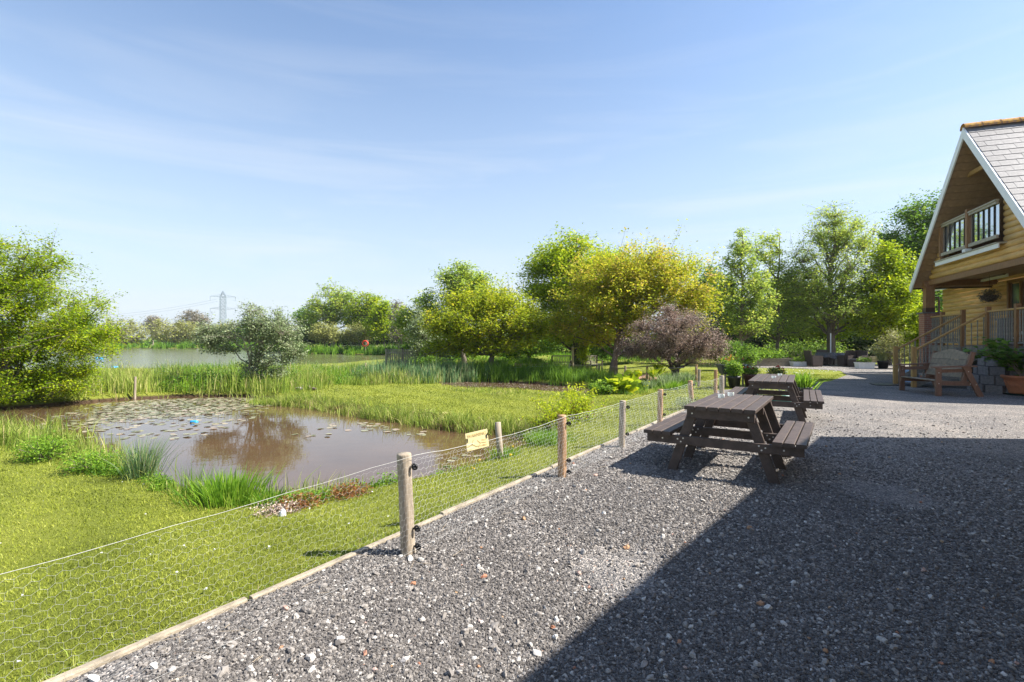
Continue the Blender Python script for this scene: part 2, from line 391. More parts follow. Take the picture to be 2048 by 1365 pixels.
# ---------------------------------------------------------------- ground sheet
def axis(lo, hi, near, step, grow):
    a = [0.0]
    while a[-1] < hi: a.append(a[-1] + (step if a[-1] < near else max(step, a[-1]*grow)))
    b = [0.0]
    while b[-1] > lo: b.append(b[-1] - (step if -b[-1] < near else max(step, -b[-1]*grow)))
    return np.array(b[::-1][:-1] + a)
def groundmat():
    m, t, p = mat('lawn_and_soil')
    tcn = t.nodes.new('ShaderNodeTexCoord'); ge = t.nodes.new('ShaderNodeNewGeometry')
    def noise(s, d=5, r=.6, v=None):
        n = t.nodes.new('ShaderNodeTexNoise'); n.inputs['Scale'].default_value = s; n.inputs['Detail'].default_value = d; n.inputs['Roughness'].default_value = r
        t.links.new(v or tcn.outputs['Object'], n.inputs['Vector']); return n.outputs[0]
    big = ramp(t, [(.32, (.10,.115,.02)), (.47, (.19,.215,.03)), (.60, (.27,.28,.045)), (.75, (.32,.28,.08))]); t.links.new(noise(.55, 8, .7), big.inputs[0])
    fine = ramp(t, [(.3, (.06,.07,.015)), (.55, (.18,.21,.03)), (.8, (.31,.31,.07))]); t.links.new(noise(28, 6, .75), fine.inputs[0])
    mx = t.nodes.new('ShaderNodeMix'); mx.data_type = 'RGBA'; mx.inputs[0].default_value = .42
    t.links.new(big.outputs[0], mx.inputs[6]); t.links.new(fine.outputs[0], mx.inputs[7])
    # bare bank soil where the ground drops to the water
    sp = t.nodes.new('ShaderNodeSeparateXYZ'); t.links.new(tcn.outputs['Object'], sp.inputs[0])
    mr = t.nodes.new('ShaderNodeMapRange'); mr.inputs['From Min'].default_value = -.32; mr.inputs['From Max'].default_value = -.375
    t.links.new(sp.outputs[2], mr.inputs[0])
    so = ramp(t, [(.3, (.035,.022,.013)), (.7, (.10,.065,.04))]); t.links.new(noise(9), so.inputs[0])
    m2 = t.nodes.new('ShaderNodeMix'); m2.data_type = 'RGBA'; t.links.new(mr.outputs[0], m2.inputs[0]); t.links.new(mx.outputs[2], m2.inputs[6]); t.links.new(so.outputs[0], m2.inputs[7])
    t.links.new(m2.outputs[2], p.inputs['Base Color']); p.inputs['Roughness'].default_value = .95; p.inputs['Specular IOR Level'].default_value = .15
    b = t.nodes.new('ShaderNodeBump'); b.inputs['Strength'].default_value = .9; b.inputs['Distance'].default_value = .03
    t.links.new(noise(22, 8, .8), b.inputs['Height']); t.links.new(b.outputs[0], p.inputs['Normal'])
    return m
xs = axis(-760, 760, 9, .17, .034); ys = axis(-30, 760, 8, .17, .034)
GX, GY = np.meshgrid(xs, ys)
GZ = HZ(GX, GY)
nx, ny = len(xs), len(ys)
idx = np.arange(nx*ny).reshape(ny, nx)
Fg = np.stack([idx[:-1, :-1], idx[:-1, 1:], idx[1:, 1:], idx[1:, :-1]], -1).reshape(-1, 4)
tag(link('ground', np_mesh('ground', np.stack([GX, GY, GZ], -1).reshape(-1, 3), Fg, groundmat(), smooth=True)), 'mown green lawn and rough grass round the ponds', kind='structure')

def sheet(name, poly, z, m, label, kind='structure', grow=0.0):
    me = bpy.data.meshes.new(name)
    P = np.array(poly)
    if grow:
        c = P.mean(0); A = np.roll(P, 1, 0); B = np.roll(P, -1, 0); tg = B-A
        nn = np.stack([tg[:, 1], -tg[:, 0]], 1); nn /= np.linalg.norm(nn, axis=1)[:, None]+1e-9
        area = sum(P[i][0]*P[(i+1) % len(P)][1]-P[(i+1) % len(P)][0]*P[i][1] for i in range(len(P)))
        P = P + nn*grow*(1 if area > 0 else -1)
    me.from_pydata([(x, y, z) for x, y in P], [], [tuple(range(len(P)))])
    me.materials.append(m)
    import bmesh
    bm = bmesh.new(); bm.from_mesh(me); bmesh.ops.triangulate(bm, faces=bm.faces[:])
    for f in bm.faces:
        if f.normal.z < 0: f.normal_flip()
    bm.to_mesh(me); bm.free()
    return tag(link(name, me), label, kind=kind)

def watermat(name, deep, rough, amp, sc, ior=1.33, spec=.5):
    m, t, p = mat(name)
    tcn = t.nodes.new('ShaderNodeTexCoord'); n = t.nodes.new('ShaderNodeTexNoise'); n.inputs['Scale'].default_value = .6; n.inputs['Detail'].default_value = 4
    t.links.new(tcn.outputs['Object'], n.inputs['Vector'])
    r = ramp(t, [(.35, tuple(c*.85 for c in deep)), (.65, tuple(c*1.15 for c in deep))]); t.links.new(n.outputs[0], r.inputs[0]); t.links.new(r.outputs[0], p.inputs['Base Color'])
    p.inputs['Roughness'].default_value = rough; p.inputs['IOR'].default_value = ior; p.inputs['Specular IOR Level'].default_value = spec
    mp_ = t.nodes.new('ShaderNodeMapping'); mp_.inputs['Scale'].default_value = (1, 1.6, 1); t.links.new(tcn.outputs['Object'], mp_.inputs[0])
    n2 = t.nodes.new('ShaderNodeTexNoise'); n2.inputs['Scale'].default_value = sc; n2.inputs['Detail'].default_value = 3; t.links.new(mp_.outputs[0], n2.inputs['Vector'])
    b = t.nodes.new('ShaderNodeBump'); b.inputs['Strength'].default_value = 1.0; b.inputs['Distance'].default_value = amp
    t.links.new(n2.outputs[0], b.inputs['Height']); t.links.new(b.outputs[0], p.inputs['Normal'])
    return m
sheet('pond_water', POND, WATER, watermat('brown_pond_water', (.108,.064,.034), .02, .0014, 3.0, ior=1.42), 'muddy brown water of the near garden pond', grow=.35)
sheet('back_pond_water', POND2, WATER, watermat('dark_pond_water', (.12,.07,.045), .03, .006, 5.0), 'dark brown water of the small pond behind the grass spit', grow=.3)
sheet('lake_water', LAKE, WATER, watermat('green_lake_water', (.12,.125,.05), .13, .03, 1.6, spec=.28), 'olive green lake water beyond the reeds', grow=.8)

# ---------------------------------------------------------------- gravel yard
def gravelmat():
    m, t, p = mat('crushed_slag_gravel')
    tcn = t.nodes.new('ShaderNodeTexCoord')
    def vor(s, rnd=1.0):
        v = t.nodes.new('ShaderNodeTexVoronoi'); v.inputs['Scale'].default_value = s; v.inputs['Randomness'].default_value = rnd
        t.links.new(tcn.outputs['Object'], v.inputs['Vector']); return v
    v = vor(85); v2 = vor(42)
    sp = t.nodes.new('ShaderNodeSeparateColor'); t.links.new(v.outputs['Color'], sp.inputs[0])
    r = ramp(t, [(0, (.125,.118,.115)), (.30, (.195,.183,.174)), (.58, (.27,.25,.235)), (.78, (.35,.32,.295)), (.90, (.46,.42,.385)), (.965, (.56,.52,.47)), (.99, (.38,.25,.19))], 'CONSTANT'); t.links.new(sp.outputs[0], r.inputs[0])
    n = t.nodes.new('ShaderNodeTexNoise'); n.inputs['Scale'].default_value = .8; n.inputs['Detail'].default_value = 6; n.inputs['Roughness'].default_value = .6; t.links.new(tcn.outputs['Object'], n.inputs['Vector'])
    rr = ramp(t, [(.3, (.70,.70,.72)), (.5, (1.0,.98,.95)), (.7, (1.32,1.26,1.18))]); t.links.new(n.outputs[0], rr.inputs[0])
    mu = t.nodes.new('ShaderNodeMix'); mu.data_type = 'RGBA'; mu.blend_type = 'MULTIPLY'; mu.inputs[0].default_value = 1
    t.links.new(r.outputs[0], mu.inputs[6]); t.links.new(rr.outputs[0], mu.inputs[7])
    t.links.new(mu.outputs[2], p.inputs['Base Color']); p.inputs['Roughness'].default_value = .9; p.inputs['Specular IOR Level'].default_value = .25
    ad_ = t.nodes.new('ShaderNodeMath'); ad_.operation = 'ADD'; t.links.new(v.outputs['Distance'], ad_.inputs[0]); t.links.new(v2.outputs['Distance'], ad_.inputs[1])
    b = t.nodes.new('ShaderNodeBump'); b.invert = True; b.inputs['Strength'].default_value = 1.0; b.inputs['Distance'].default_value = .012
    t.links.new(ad_.outputs[0], b.inputs['Height']); t.links.new(b.outputs[0], p.inputs['Normal'])
    return m
M['gravel'] = gravelmat()
sheet('gravel_yard', GRAVEL, .012, M['gravel'], 'dark grey crushed stone yard under the picnic tables')
# orange and pink wood-chip path beyond the small pond
M['chips'] = plain('wood_chip_path', (.42,.25,.17), .95, var=.35, scale=12, bump=.8, bscale=30)
def blob_poly(pts): return pts
for nm, px, lab in (('chip_path', [(1160,752),(1215,758),(1290,757),(1330,762),(1322,755),(1300,748),(1245,744),(1180,744),(1110,745),(1060,746),(1040,750),(1100,751)], 'orange wood chip path behind the gunnera'),):
    P = [gp(u, v, -.1) for u, v in px]
    me = bpy.data.meshes.new(nm)
    c = np.mean(P, 0); ring = []
    for f in (.0001, .5, 1.0):
        for (x, y) in P:
            X, Y = c[0]+(x-c[0])*f, c[1]+(y-c[1])*f; ring.append((X, Y, hz(X, Y)+.03))
    k = len(P); fs = []
    for j in (0, 1):
        for i in range(k): fs.append((j*k+i, j*k+(i+1) % k, (j+1)*k+(i+1) % k, (j+1)*k+i))
    me.from_pydata(ring, [], fs); me.materials.append(M['chips']); tag(link(nm, me), lab, kind='structure')

# loose stones: many instances of four rough pebbles on scattered points
def stonemat():
    m, t, p = mat('loose_stone')
    a = t.nodes.new('ShaderNodeAttribute'); a.attribute_type = 'INSTANCER'; a.attribute_name = 'tone'
    r = ramp(t, [(0, (.068,.061,.057)), (.30, (.135,.122,.112)), (.55, (.20,.181,.165)), (.72, (.28,.253,.228)), (.82, (.34,.315,.29)), (.92, (.48,.45,.41)), (.97, (.62,.60,.56)), (.985, (.40,.16,.09)), (1, (.45,.30,.17))])
    t.links.new(a.outputs['Fac'], r.inputs[0]); t.links.new(r.outputs[0], p.inputs['Base Color'])
    p.inputs['Roughness'].default_value = .85; p.inputs['Specular IOR Level'].default_value = .3
    return m
M['stone'] = stonemat()
def stone_tree():
    g = bpy.data.node_groups.new('scatter_stones', 'GeometryNodeTree')
    g.interface.new_socket('Geometry', in_out='INPUT', socket_type='NodeSocketGeometry')
    g.interface.new_socket('Geometry', in_out='OUTPUT', socket_type='NodeSocketGeometry')
    n = g.nodes; l = g.links.new
    gi = n.new('NodeGroupInput'); go = n.new('NodeGroupOutput')
    jg = n.new('GeometryNodeJoinGeometry')
    for k in range(5):
        ic = n.new('GeometryNodeMeshIcoSphere'); ic.inputs['Radius'].default_value = 1; ic.inputs['Subdivisions'].default_value = 2
        sp = n.new('GeometryNodeSetPosition'); no = n.new('ShaderNodeTexNoise'); no.noise_dimensions = '4D'
        no.inputs['W'].default_value = k*7.3; no.inputs['Scale'].default_value = .9; no.inputs['Detail'].default_value = 1.0
        sb = n.new('ShaderNodeVectorMath'); sb.operation = 'SUBTRACT'; sb.inputs[1].default_value = (.5,.5,.5)
        sc = n.new('ShaderNodeVectorMath'); sc.operation = 'SCALE'; sc.inputs['Scale'].default_value = 2.2
        l(no.outputs['Color'], sb.inputs[0]); l(sb.outputs[0], sc.inputs[0]); l(sc.outputs[0], sp.inputs['Offset'])
        l(ic.outputs['Mesh'], sp.inputs['Geometry'])
        tr = n.new('GeometryNodeTransform'); tr.inputs['Scale'].default_value = [(1,.8,.6),(1,.65,.75),(.9,.9,.5),(1,.55,.55),(.8,1,.7)][k]
        sm = n.new('GeometryNodeSetMaterial'); sm.inputs['Material'].default_value = M['stone']
        ti = n.new('GeometryNodeGeometryToInstance')
        l(sp.outputs[0], tr.inputs['Geometry']); l(tr.outputs[0], sm.inputs[0]); l(sm.outputs[0], ti.inputs[0]); l(ti.outputs[0], jg.inputs[0])
    ip = n.new('GeometryNodeInstanceOnPoints'); ip.inputs['Pick Instance'].default_value = True
    def att(name, typ):
        a = n.new('GeometryNodeInputNamedAttribute'); a.data_type = typ; a.inputs['Name'].default_value = name; return a.outputs[0]
    l(gi.outputs[0], ip.inputs['Points']); l(jg.outputs[0], ip.inputs['Instance'])
    l(att('pick', 'INT'), ip.inputs['Instance Index'])
    l(att('spin', 'FLOAT_VECTOR'), ip.inputs['Rotation']); l(att('size', 'FLOAT_VECTOR'), ip.inputs['Scale'])
    l(ip.outputs[0], go.inputs[0])
    return g
STONES = stone_tree()
def stones(name, P, size, tone, label):
    me = bpy.data.meshes.new(name); n = len(P)
    me.vertices.add(n); me.vertices.foreach_set('co', np.ascontiguousarray(P, dtype=np.float32).ravel())
    a = me.attributes.new('pick', 'INT', 'POINT'); a.data.foreach_set('value', R.integers(0, 5, n).astype(np.int32))
    spin = np.stack([R.uniform(-.6, .6, n), R.uniform(-.6, .6, n), R.uniform(0, 6.28, n)], 1)
    a = me.attributes.new('spin', 'FLOAT_VECTOR', 'POINT'); a.data.foreach_set('vector', spin.astype(np.float32).ravel())
    s = size[:, None]*R.uniform(.75, 1.25, (n, 3)); a = me.attributes.new('size', 'FLOAT_VECTOR', 'POINT'); a.data.foreach_set('vector', s.astype(np.float32).ravel())
    a = me.attributes.new('tone', 'FLOAT', 'POINT'); a.data.foreach_set('value', tone.astype(np.float32))
    me.materials.append(M['stone'])
    o = link(name, me); md = o.modifiers.new('scatter', 'NODES'); md.node_group = STONES
    return tag(o, label, kind='stuff')
def polar(n, r0, r1, a0, a1, pw=0.0):
    r = r0*(r1/r0)**R.random(n); a = np.radians(R.uniform(a0, a1, n)); return np.sin(a)*r, np.cos(a)*r, r
X, Y, r = polar(560000, 1.5, 13, -62, 62)
bare = np.sin(X*1.9+Y*.7+1)*np.sin(Y*1.3-X*.6+.5)+.5*np.sin(X*4.3+2)*np.sin(Y*3.7)+R.normal(size=len(X))*.16; ok = (seg_dist(GRAVEL, X, Y) < -.02) & (bare < .80) & (R.random(len(X)) > smst(4.5, 10.5, r)*.93); X, Y, r = X[ok], Y[ok], r[ok]
sz = (.0034 + .0080*R.random(len(X))**2.4)*np.clip(.72+r*.09, .9, 1.7)
stones('loose_gravel', np.stack([X, Y, .012+sz*.2], 1), sz, np.clip(R.beta(1.25, 2.5, len(X))*1.02 + .04 + .20*smst(4, 9, r), 0, .93)+.07*(R.random(len(X)) > .985), 'small grey crushed stones lying over the yard')
X, Y, r = polar(4200, 1.6, 14, -62, 62)
ok = seg_dist(GRAVEL, X, Y) < -.05; X, Y, r = X[ok], Y[ok], r[ok]
near = np.exp(-np.abs(((X-E0[0])*EN[0]+(Y-E0[1])*EN[1]))/.9)
sz = (.008+.013*R.random(len(X))**2.4)*(1+.25*near)
stones('pale_pebbles', np.stack([X, Y, .014+sz*.3], 1), sz, np.clip(.55+.45*R.random(len(X)), 0, 1), 'larger pale and reddish pebbles scattered in the gravel')
# ---------------------------------------------------------------- foliage and grass builders
def rand_dirs(n, rng):
    v = rng.normal(size=(n, 3)); return v/np.linalg.norm(v, axis=1)[:, None]
def leaf_quads(P, size, rng, aspect=.62, flat=.35):
    n = len(P)
    nrm = rand_dirs(n, rng); nrm[:, 2] = np.abs(nrm[:, 2])*1.0 + flat; nrm /= np.linalg.norm(nrm, axis=1)[:, None]
    t = np.cross(nrm, rand_dirs(n, rng)); t /= np.linalg.norm(t, axis=1)[:, None]+1e-9
    b = np.cross(nrm, t); s = (size*rng.uniform(.6, 1.35, n))[:, None]
    a = t*s*.5; c = b*s*.5*aspect; k = nrm*s*.10
    V = np.stack([P-a, P+c+k-a*.1, P+a-k, P-c+k-a*.1], 1).reshape(-1, 3)
    Fq = np.arange(4*n).reshape(n, 4)
    return V, Fq
def tubes(P, Rd, s=5):
    n, k, _ = P.shape
    T = np.gradient(P, axis=1); T /= np.linalg.norm(T, axis=2)[..., None]+1e-9
    ref = np.zeros_like(T); ref[..., 0] = 1; al = np.abs(T[..., 0]) > .9; ref[al] = (0, 1, 0)
    A = np.cross(T, ref); A /= np.linalg.norm(A, axis=2)[..., None]+1e-9; B = np.cross(A, T)
    w = np.arange(s)*2*np.pi/s
    V = P[:, :, None, :] + (A[:, :, None, :]*np.cos(w)[None, None, :, None] + B[:, :, None, :]*np.sin(w)[None, None, :, None])*Rd[:, :, None, None]
    V = V.reshape(-1, 3)
    base = (np.arange(n)*k*s)[:, None, None] + (np.arange(k-1)*s)[None, :, None] + np.arange(s)[None, None, :]
    nxt = (np.arange(n)*k*s)[:, None, None] + (np.arange(k-1)*s)[None, :, None] + ((np.arange(s)+1) % s)[None, None, :]
    Fq = np.stack([base, nxt, nxt+s, base+s], -1).reshape(-1, 4)
    return V, Fq
def in_blobs(blobs, n, rng, shell=2.2):
    vol = np.array([b[3]*b[4]*b[5] for b in blobs])**.75; pr = vol/vol.sum()
    k = rng.choice(len(blobs), n, p=pr); Bm = np.array(blobs)[k]
    d = rand_dirs(n, rng); d[:, 2] = np.where(d[:, 2] < -.2, d[:, 2]*.75, d[:, 2])
    r = rng.random(n)**(1/shell)
    return Bm[:, :3] + d*r[:, None]*Bm[:, 3:6], d, r
def tree(name, label, cat, u, D, blobs, leafm, barkm, trunk_r=.16, fork=.25, limbs=16, twigs=700, leaves=9000, leaf=.09, sigma=.16, ext=.0,
         droop=0.0, seed=1, group=None, multi=1, flat=.75, depth=.85, zoff=0.0, lean=0.0, twig_r=.012, cover=.35, shell=2.2, trunk_top=.75, bare=0, limb_r=.30, rise=0.0):
    """a tree or bush standing at bearing u, D metres away; blobs are ellipses of the crown as seen (u, v, half width, half height)"""
    rng = np.random.default_rng(seed)
    bx = (u-1024)/F_*D; by = D; bz = hz(bx, by) + zoff
    B = []
    for b in blobs:
        dd = b[4] if len(b) > 4 else 0.0
        x, y, z = ad(b[0], b[1], D+dd); B.append((x-bx, y-by, z-bz, b[2]/F_*(D+dd), depth*b[2]/F_*(D+dd), b[3]/F_*(D+dd)))
    top = max(b[2]+b[5]*.8 for b in B); cx = sum(b[0]*b[3]*b[5] for b in B)/sum(b[3]*b[5] for b in B)
    root = thing(name, label, cat, (bx, by, bz), group=group)
    # trunks
    TP = []; TR = []
    K = 9
    for m_ in range(multi):
        off = rng.normal(size=2)*(.25 if multi > 1 else 0)*trunk_r*4
        tx = cx*.75 + (rng.normal()*.22*B[0][3] if multi > 1 else 0) + lean; ty = (rng.normal()*.3*B[0][4] if multi > 1 else 0)
        s = np.linspace(0, 1, K)
        h = top*trunk_top*(1 if multi == 1 else rng.uniform(.7, 1.0))
        P = np.stack([off[0]*(1-s)*.4 + tx*s**1.7, off[1]*(1-s)*.4 + ty*s**1.7, -.25 + (h+.25)*s], 1)
        P[1:-1, :2] += rng.normal(size=(K-2, 2))*trunk_r*.35
        TP.append(P); TR.append(trunk_r*(1-.86*s)*(1 if multi == 1 else .75)+.006)
        TR[-1][0] *= 1.35
    TP = np.array(TP); TR = np.array(TR)
    # limbs
    E, d, r = in_blobs(B, limbs, rng, 3.5); E = E*1.0
    LP = np.zeros((limbs, 7, 3)); LR = np.zeros((limbs, 7))
    for i in range(limbs):
        T = TP[rng.integers(multi)]
        zt = E[i, 2] - (.35+.5*rng.random()+rise)*np.hypot(E[i, 0], E[i, 1])
        f = np.clip((zt+.25)/(T[-1, 2]+.25), fork, .95); j = f*(K-1); j0 = int(min(K-2, j)); st = T[j0]+(T[j0+1]-T[j0])*(j-j0)
        s = np.linspace(0, 1, 7)[:, None]
        e = E[i]
        mid = (st+e)/2 + np.array([0, 0, .10*np.linalg.norm(e-st)]) * (1 if droop <= 0 else 1.5)
        Pq = st*(1-s)**2 + mid*2*s*(1-s) + e*s**2
        Pq[1:] += rng.normal(size=(6, 3))*.03*np.linalg.norm(e-st)
        LP[i] = Pq; LR[i] = np.linspace(trunk_r*(limb_r if multi == 1 else .32), .008+twig_r*.6, 7)
    nodes = np.concatenate([LP[:, 2:].reshape(-1, 3), TP[:, K//2:].reshape(-1, 3)])
    E2, d2, r2 = in_blobs(B, twigs, rng, shell)
    if ext > 0: E2 += (d2*np.array([1, 1, .8])+np.array([0, 0, .35]))*(rng.random(twigs)**4*ext)[:, None]
    E2[:, 2] = np.maximum(E2[:, 2], .12)
    D2 = ((E2[:, None, :]-nodes[None])**2).sum(2) + 1.5*np.maximum(0, nodes[None, :, 2]-E2[:, None, 2])**2
    st = nodes[D2.argmin(1)]
    s = np.linspace(0, 1, 4)[None, :, None]
    ln = np.linalg.norm(E2-st, axis=1)[:, None]
    mid = (st+E2)/2 + np.concatenate([rng.normal(size=(twigs, 2))*.08*ln, (.10+droop)*ln], 1)
    TW = st[:, None]*(1-s)**2 + mid[:, None]*2*s*(1-s) + E2[:, None]*s**2
    if droop > 0: TW[:, -1, 2] -= droop*.7*ln[:, 0]
    tv, tf = tubes(TP, TR, 9); lv, lf = tubes(LP, LR, 5); wv, wf = tubes(TW, np.repeat(np.linspace(twig_r, twig_r*.35, 4)[None], twigs, 0), 3)
    V, Fq, A = np_join([(tv, tf, None), (lv, lf, None), (wv, wf, None)])
    link('trunk', np_mesh('trunk', V, Fq, barkm, smooth=True), root)
    # leaves along the outer part of the twigs
    ti = rng.integers(0, twigs, leaves); sv = cover + (1.03-cover)*rng.random(leaves)
    j = np.clip(sv*3, 0, 2.999); j0 = j.astype(int); fr = (j-j0)[:, None]
    P = TW[ti, j0]*(1-fr) + TW[ti, np.minimum(j0+1, 3)]*fr
    P = P + rng.normal(size=(leaves, 3))*sigma*np.array([1, 1, .75]) + (sv > .98)[:, None]*(TW[ti, 3]-TW[ti, 2])*.15
    P[:, 2] = np.maximum(P[:, 2], .04)
    if bare: P = P[rng.random(len(P)) > bare]; ti = ti[:len(P)]
    tone = rng.normal(size=twigs)*.16
    top_t = np.clip((P[:, 2]/(top+.01)), 0, 1)
    a = np.clip(.45 + tone[ti[:len(P)]] + rng.normal(size=len(P))*.17, 0, 1)
    V, Fq = leaf_quads(P, leaf, rng, flat=flat)
    link('crown', np_mesh('crown', V, Fq, leafm, a), root)
    return root

def blades(P, h, w, rng, lean=.35, curve=.5, wind=(0, 0)):
    """upright blades: a tapering strip of two segments"""
    n = len(P); a = rng.uniform(0, 2*np.pi, n); side = np.stack([np.cos(a), np.sin(a), np.zeros(n)], 1)
    ld = rng.uniform(0, 2*np.pi, n); lm = np.abs(rng.normal(size=n))*lean
    L_ = np.stack([np.cos(ld)*lm+wind[0], np.sin(ld)*lm+wind[1], np.zeros(n)], 1)
    h = h[:, None]; w = w[:, None]
    up = np.array([0, 0, 1.0])
    m_ = P + up*h*.55 + L_*h*.30
    t = P + up*h*(1-.18*np.minimum(1, lm[:, None]*2)*curve) + L_*h*(.75+curve*.4)
    V = np.stack([P-side*w*.5, P+side*w*.5, m_+side*w*.42, m_-side*w*.42, t], 1).reshape(-1, 3)
    b = (np.arange(n)*5)[:, None]
    return V, b
def blade_mesh(name, P, h, w, m, rng, a=None, lean=.35, curve=.5, wind=(0, 0)):
    V, b = blades(P, h, w, rng, lean, curve, wind)
    Ft = np.concatenate([b+np.array([[0, 1, 2]]), b+np.array([[0, 2, 3]]), b+np.array([[3, 2, 4]])], 0)
    if a is None: a = np.clip(rng.normal(size=len(P))*.2+.5, 0, 1)
    return np_mesh(name, V, Ft, m, np.tile(a, 3))
def tri_blades(name, P, h, w, m, rng, a, lean=.5):
    n = len(P); an = rng.uniform(0, 2*np.pi, n); side = np.stack([np.cos(an), np.sin(an), np.zeros(n)], 1)*w[:, None]*.5
    ld = rng.uniform(0, 2*np.pi, n); lm = np.abs(rng.normal(size=n))*lean*h
    t = P + np.stack([np.cos(ld)*lm, np.sin(ld)*lm, h], 1)
    V = np.stack([P-side, P+side, t], 1).reshape(-1, 3)
    return np_mesh(name, V, np.arange(3*n).reshape(n, 3), m, a)
def sample_poly(poly, n, rng):
    P = np.array(poly); lo, hi = P.min(0), P.max(0); out = np.zeros((0, 2))
    while len(out) < n:
        q = rng.uniform(lo, hi, (n*3, 2)); q = q[seg_dist(P, q[:, 0], q[:, 1]) < 0]; out = np.concatenate([out, q])
    return out[:n]
def dry(q, margin=.02):
    k = (seg_dist(POND, q[:, 0], q[:, 1]) > margin) & (seg_dist(POND2, q[:, 0], q[:, 1]) > margin) & (seg_dist(LAKE, q[:, 0], q[:, 1]) > margin)
    return q[k]
def lowfreq(X, Y, s=1.0, ph=0.0):
    return .5+.25*(np.sin(X*s*1.7+ph)+np.sin(Y*s*2.1+X*s*.9+ph*2))*.5+.25*(np.sin(X*s*4.1-Y*s*3.3+ph)+np.sin(Y*s*5.3+ph))*.5
def grass_zone(name, label, poly, n, h, w, m, seed, lean=.35, curve=.6, allow_wet=False, tonef=None, clump=0.0, hclump=.5, base=None, kind='stuff'):
    rng = np.random.default_rng(seed)
    q = sample_poly(poly, n, rng)
    if clump > 0:
        k = max(8, int(n/ (22 if clump < 1 else 45))); cc = sample_poly(poly, k, rng); ci = rng.integers(0, k, n)
        q = cc[ci] + rng.normal(size=(n, 2))*clump*.25; ch = rng.uniform(1-hclump, 1+hclump*.5, k)[ci]; ct = (rng.normal(size=k)*.17)[ci]
    else: ch = np.ones(n); ct = np.zeros(n)
    if not allow_wet:
        keep = (seg_dist(POND, q[:, 0], q[:, 1]) > -.03) & (seg_dist(POND2, q[:, 0], q[:, 1]) > -.05) & (seg_dist(LAKE, q[:, 0], q[:, 1]) > -.1) & (seg_dist(GRAVEL, q[:, 0], q[:, 1]) > .05)
        q, ch, ct = q[keep], ch[keep], ct[keep]
    z = np.maximum(HZ(q[:, 0], q[:, 1]), WATER-.05)
    hh = rng.uniform(h[0], h[1], len(q))*ch*(.35+1.15*lowfreq(q[:, 0], q[:, 1], 1.3, seed)); ww = rng.uniform(w[0], w[1], len(q))
    a = np.clip(.42 + ct + rng.normal(size=len(q))*.17, 0, 1)
    o = link(name, blade_mesh(name, np.column_stack([q, z-.02]), hh, ww, m, rng, a, lean, curve))
    return tag(o, label, kind=kind)
def plant(name, label, cat, loc, kind_, n, rad, h, w, m, seed, group=None, lean=.5, curve=.7, flowers=None, parent=None, part='leaves', wind=(0,0)):
    """a clump: 'blade' leaves or 'leaf' foliage; optional flowers [(mat, n, size)]"""
    rng = np.random.default_rng(seed)
    root = parent or thing(name, label, cat, loc, group=group)
    off = np.zeros(3) if parent is None else np.array(loc)
    if kind_ == 'blade':
        q = rng.normal(size=(n, 2))*rad*.45; P = np.column_stack([q, np.zeros(n)-.01]) + off
        # blades lean outwards
        V, b = blades(P, rng.uniform(h*.6, h, n), np.full(n, w)*rng.uniform(.7, 1.2, n), rng, lean, curve, wind)
        Vr = V.reshape(n, 5, 3); out = q/(rad+1e-6)*h*.35
        Vr[:, 2:4, :2] += out[:, None, :]*.5; Vr[:, 4, :2] += out*1.3
        Ft = np.concatenate([b+np.array([[0, 1, 2]]), b+np.array([[0, 2, 3]]), b+np.array([[3, 2, 4]])], 0)
        a = np.tile(np.clip(rng.normal(size=n)*.22+.5, 0, 1), 3)
        link(part, np_mesh(part, Vr.reshape(-1, 3), Ft, m, a), root)
        tops = Vr[:, 4]
    else:
        d = rand_dirs(n, rng); r = rng.random(n)**(1/2.4)
        P = np.column_stack([d[:, 0]*r*rad, d[:, 1]*r*rad, h*.5 + d[:, 2]*r*h*.5]); P[:, 2] = np.abs(P[:, 2])
        P += .12*rad*rng.normal(size=(n, 3)); P[:, 2] = np.maximum(P[:, 2], .01); P += off
        V, Fq = leaf_quads(P, w, rng, flat=.5)
        link(part, np_mesh(part, V, Fq, m, np.clip(.45+.2*(P[:, 2]-off[2])/h+rng.normal(size=n)*.2, 0, 1)), root)
        ns = max(4, n//60); E = P[rng.integers(0, n, ns)]; s = np.linspace(0, 1, 4)[None, :, None]
        b0 = np.column_stack([rng.normal(size=(ns, 2))*rad*.08, np.full(ns, -.02)]) + off
        SW = b0[:, None]*(1-s) + E[:, None]*s; SW[:, 1:3, 2] += .05*h
        v2, f2 = tubes(SW, np.repeat(np.linspace(.006, .003, 4)[None], ns, 0)*(1+rad), 3)
        link('stem', np_mesh('stem', v2, f2, M['bark'], None), root)
        tops = P[P[:, 2] > off[2]+h*.55]
    if flowers:
        for fm, fn, fs in flowers:
            c = tops[rng.integers(0, len(tops), fn)]
            Q = np.repeat(c, 7, 0) + rng.normal(size=(fn*7, 3))*fs*.4 + np.array([0, 0, fs*.6])
            V, Fq = leaf_quads(Q, fs, rng, aspect=.9, flat=.8)
            link('flowers', np_mesh('flowers', V, Fq, fm, rng.random(len(Q))), root)
    return root

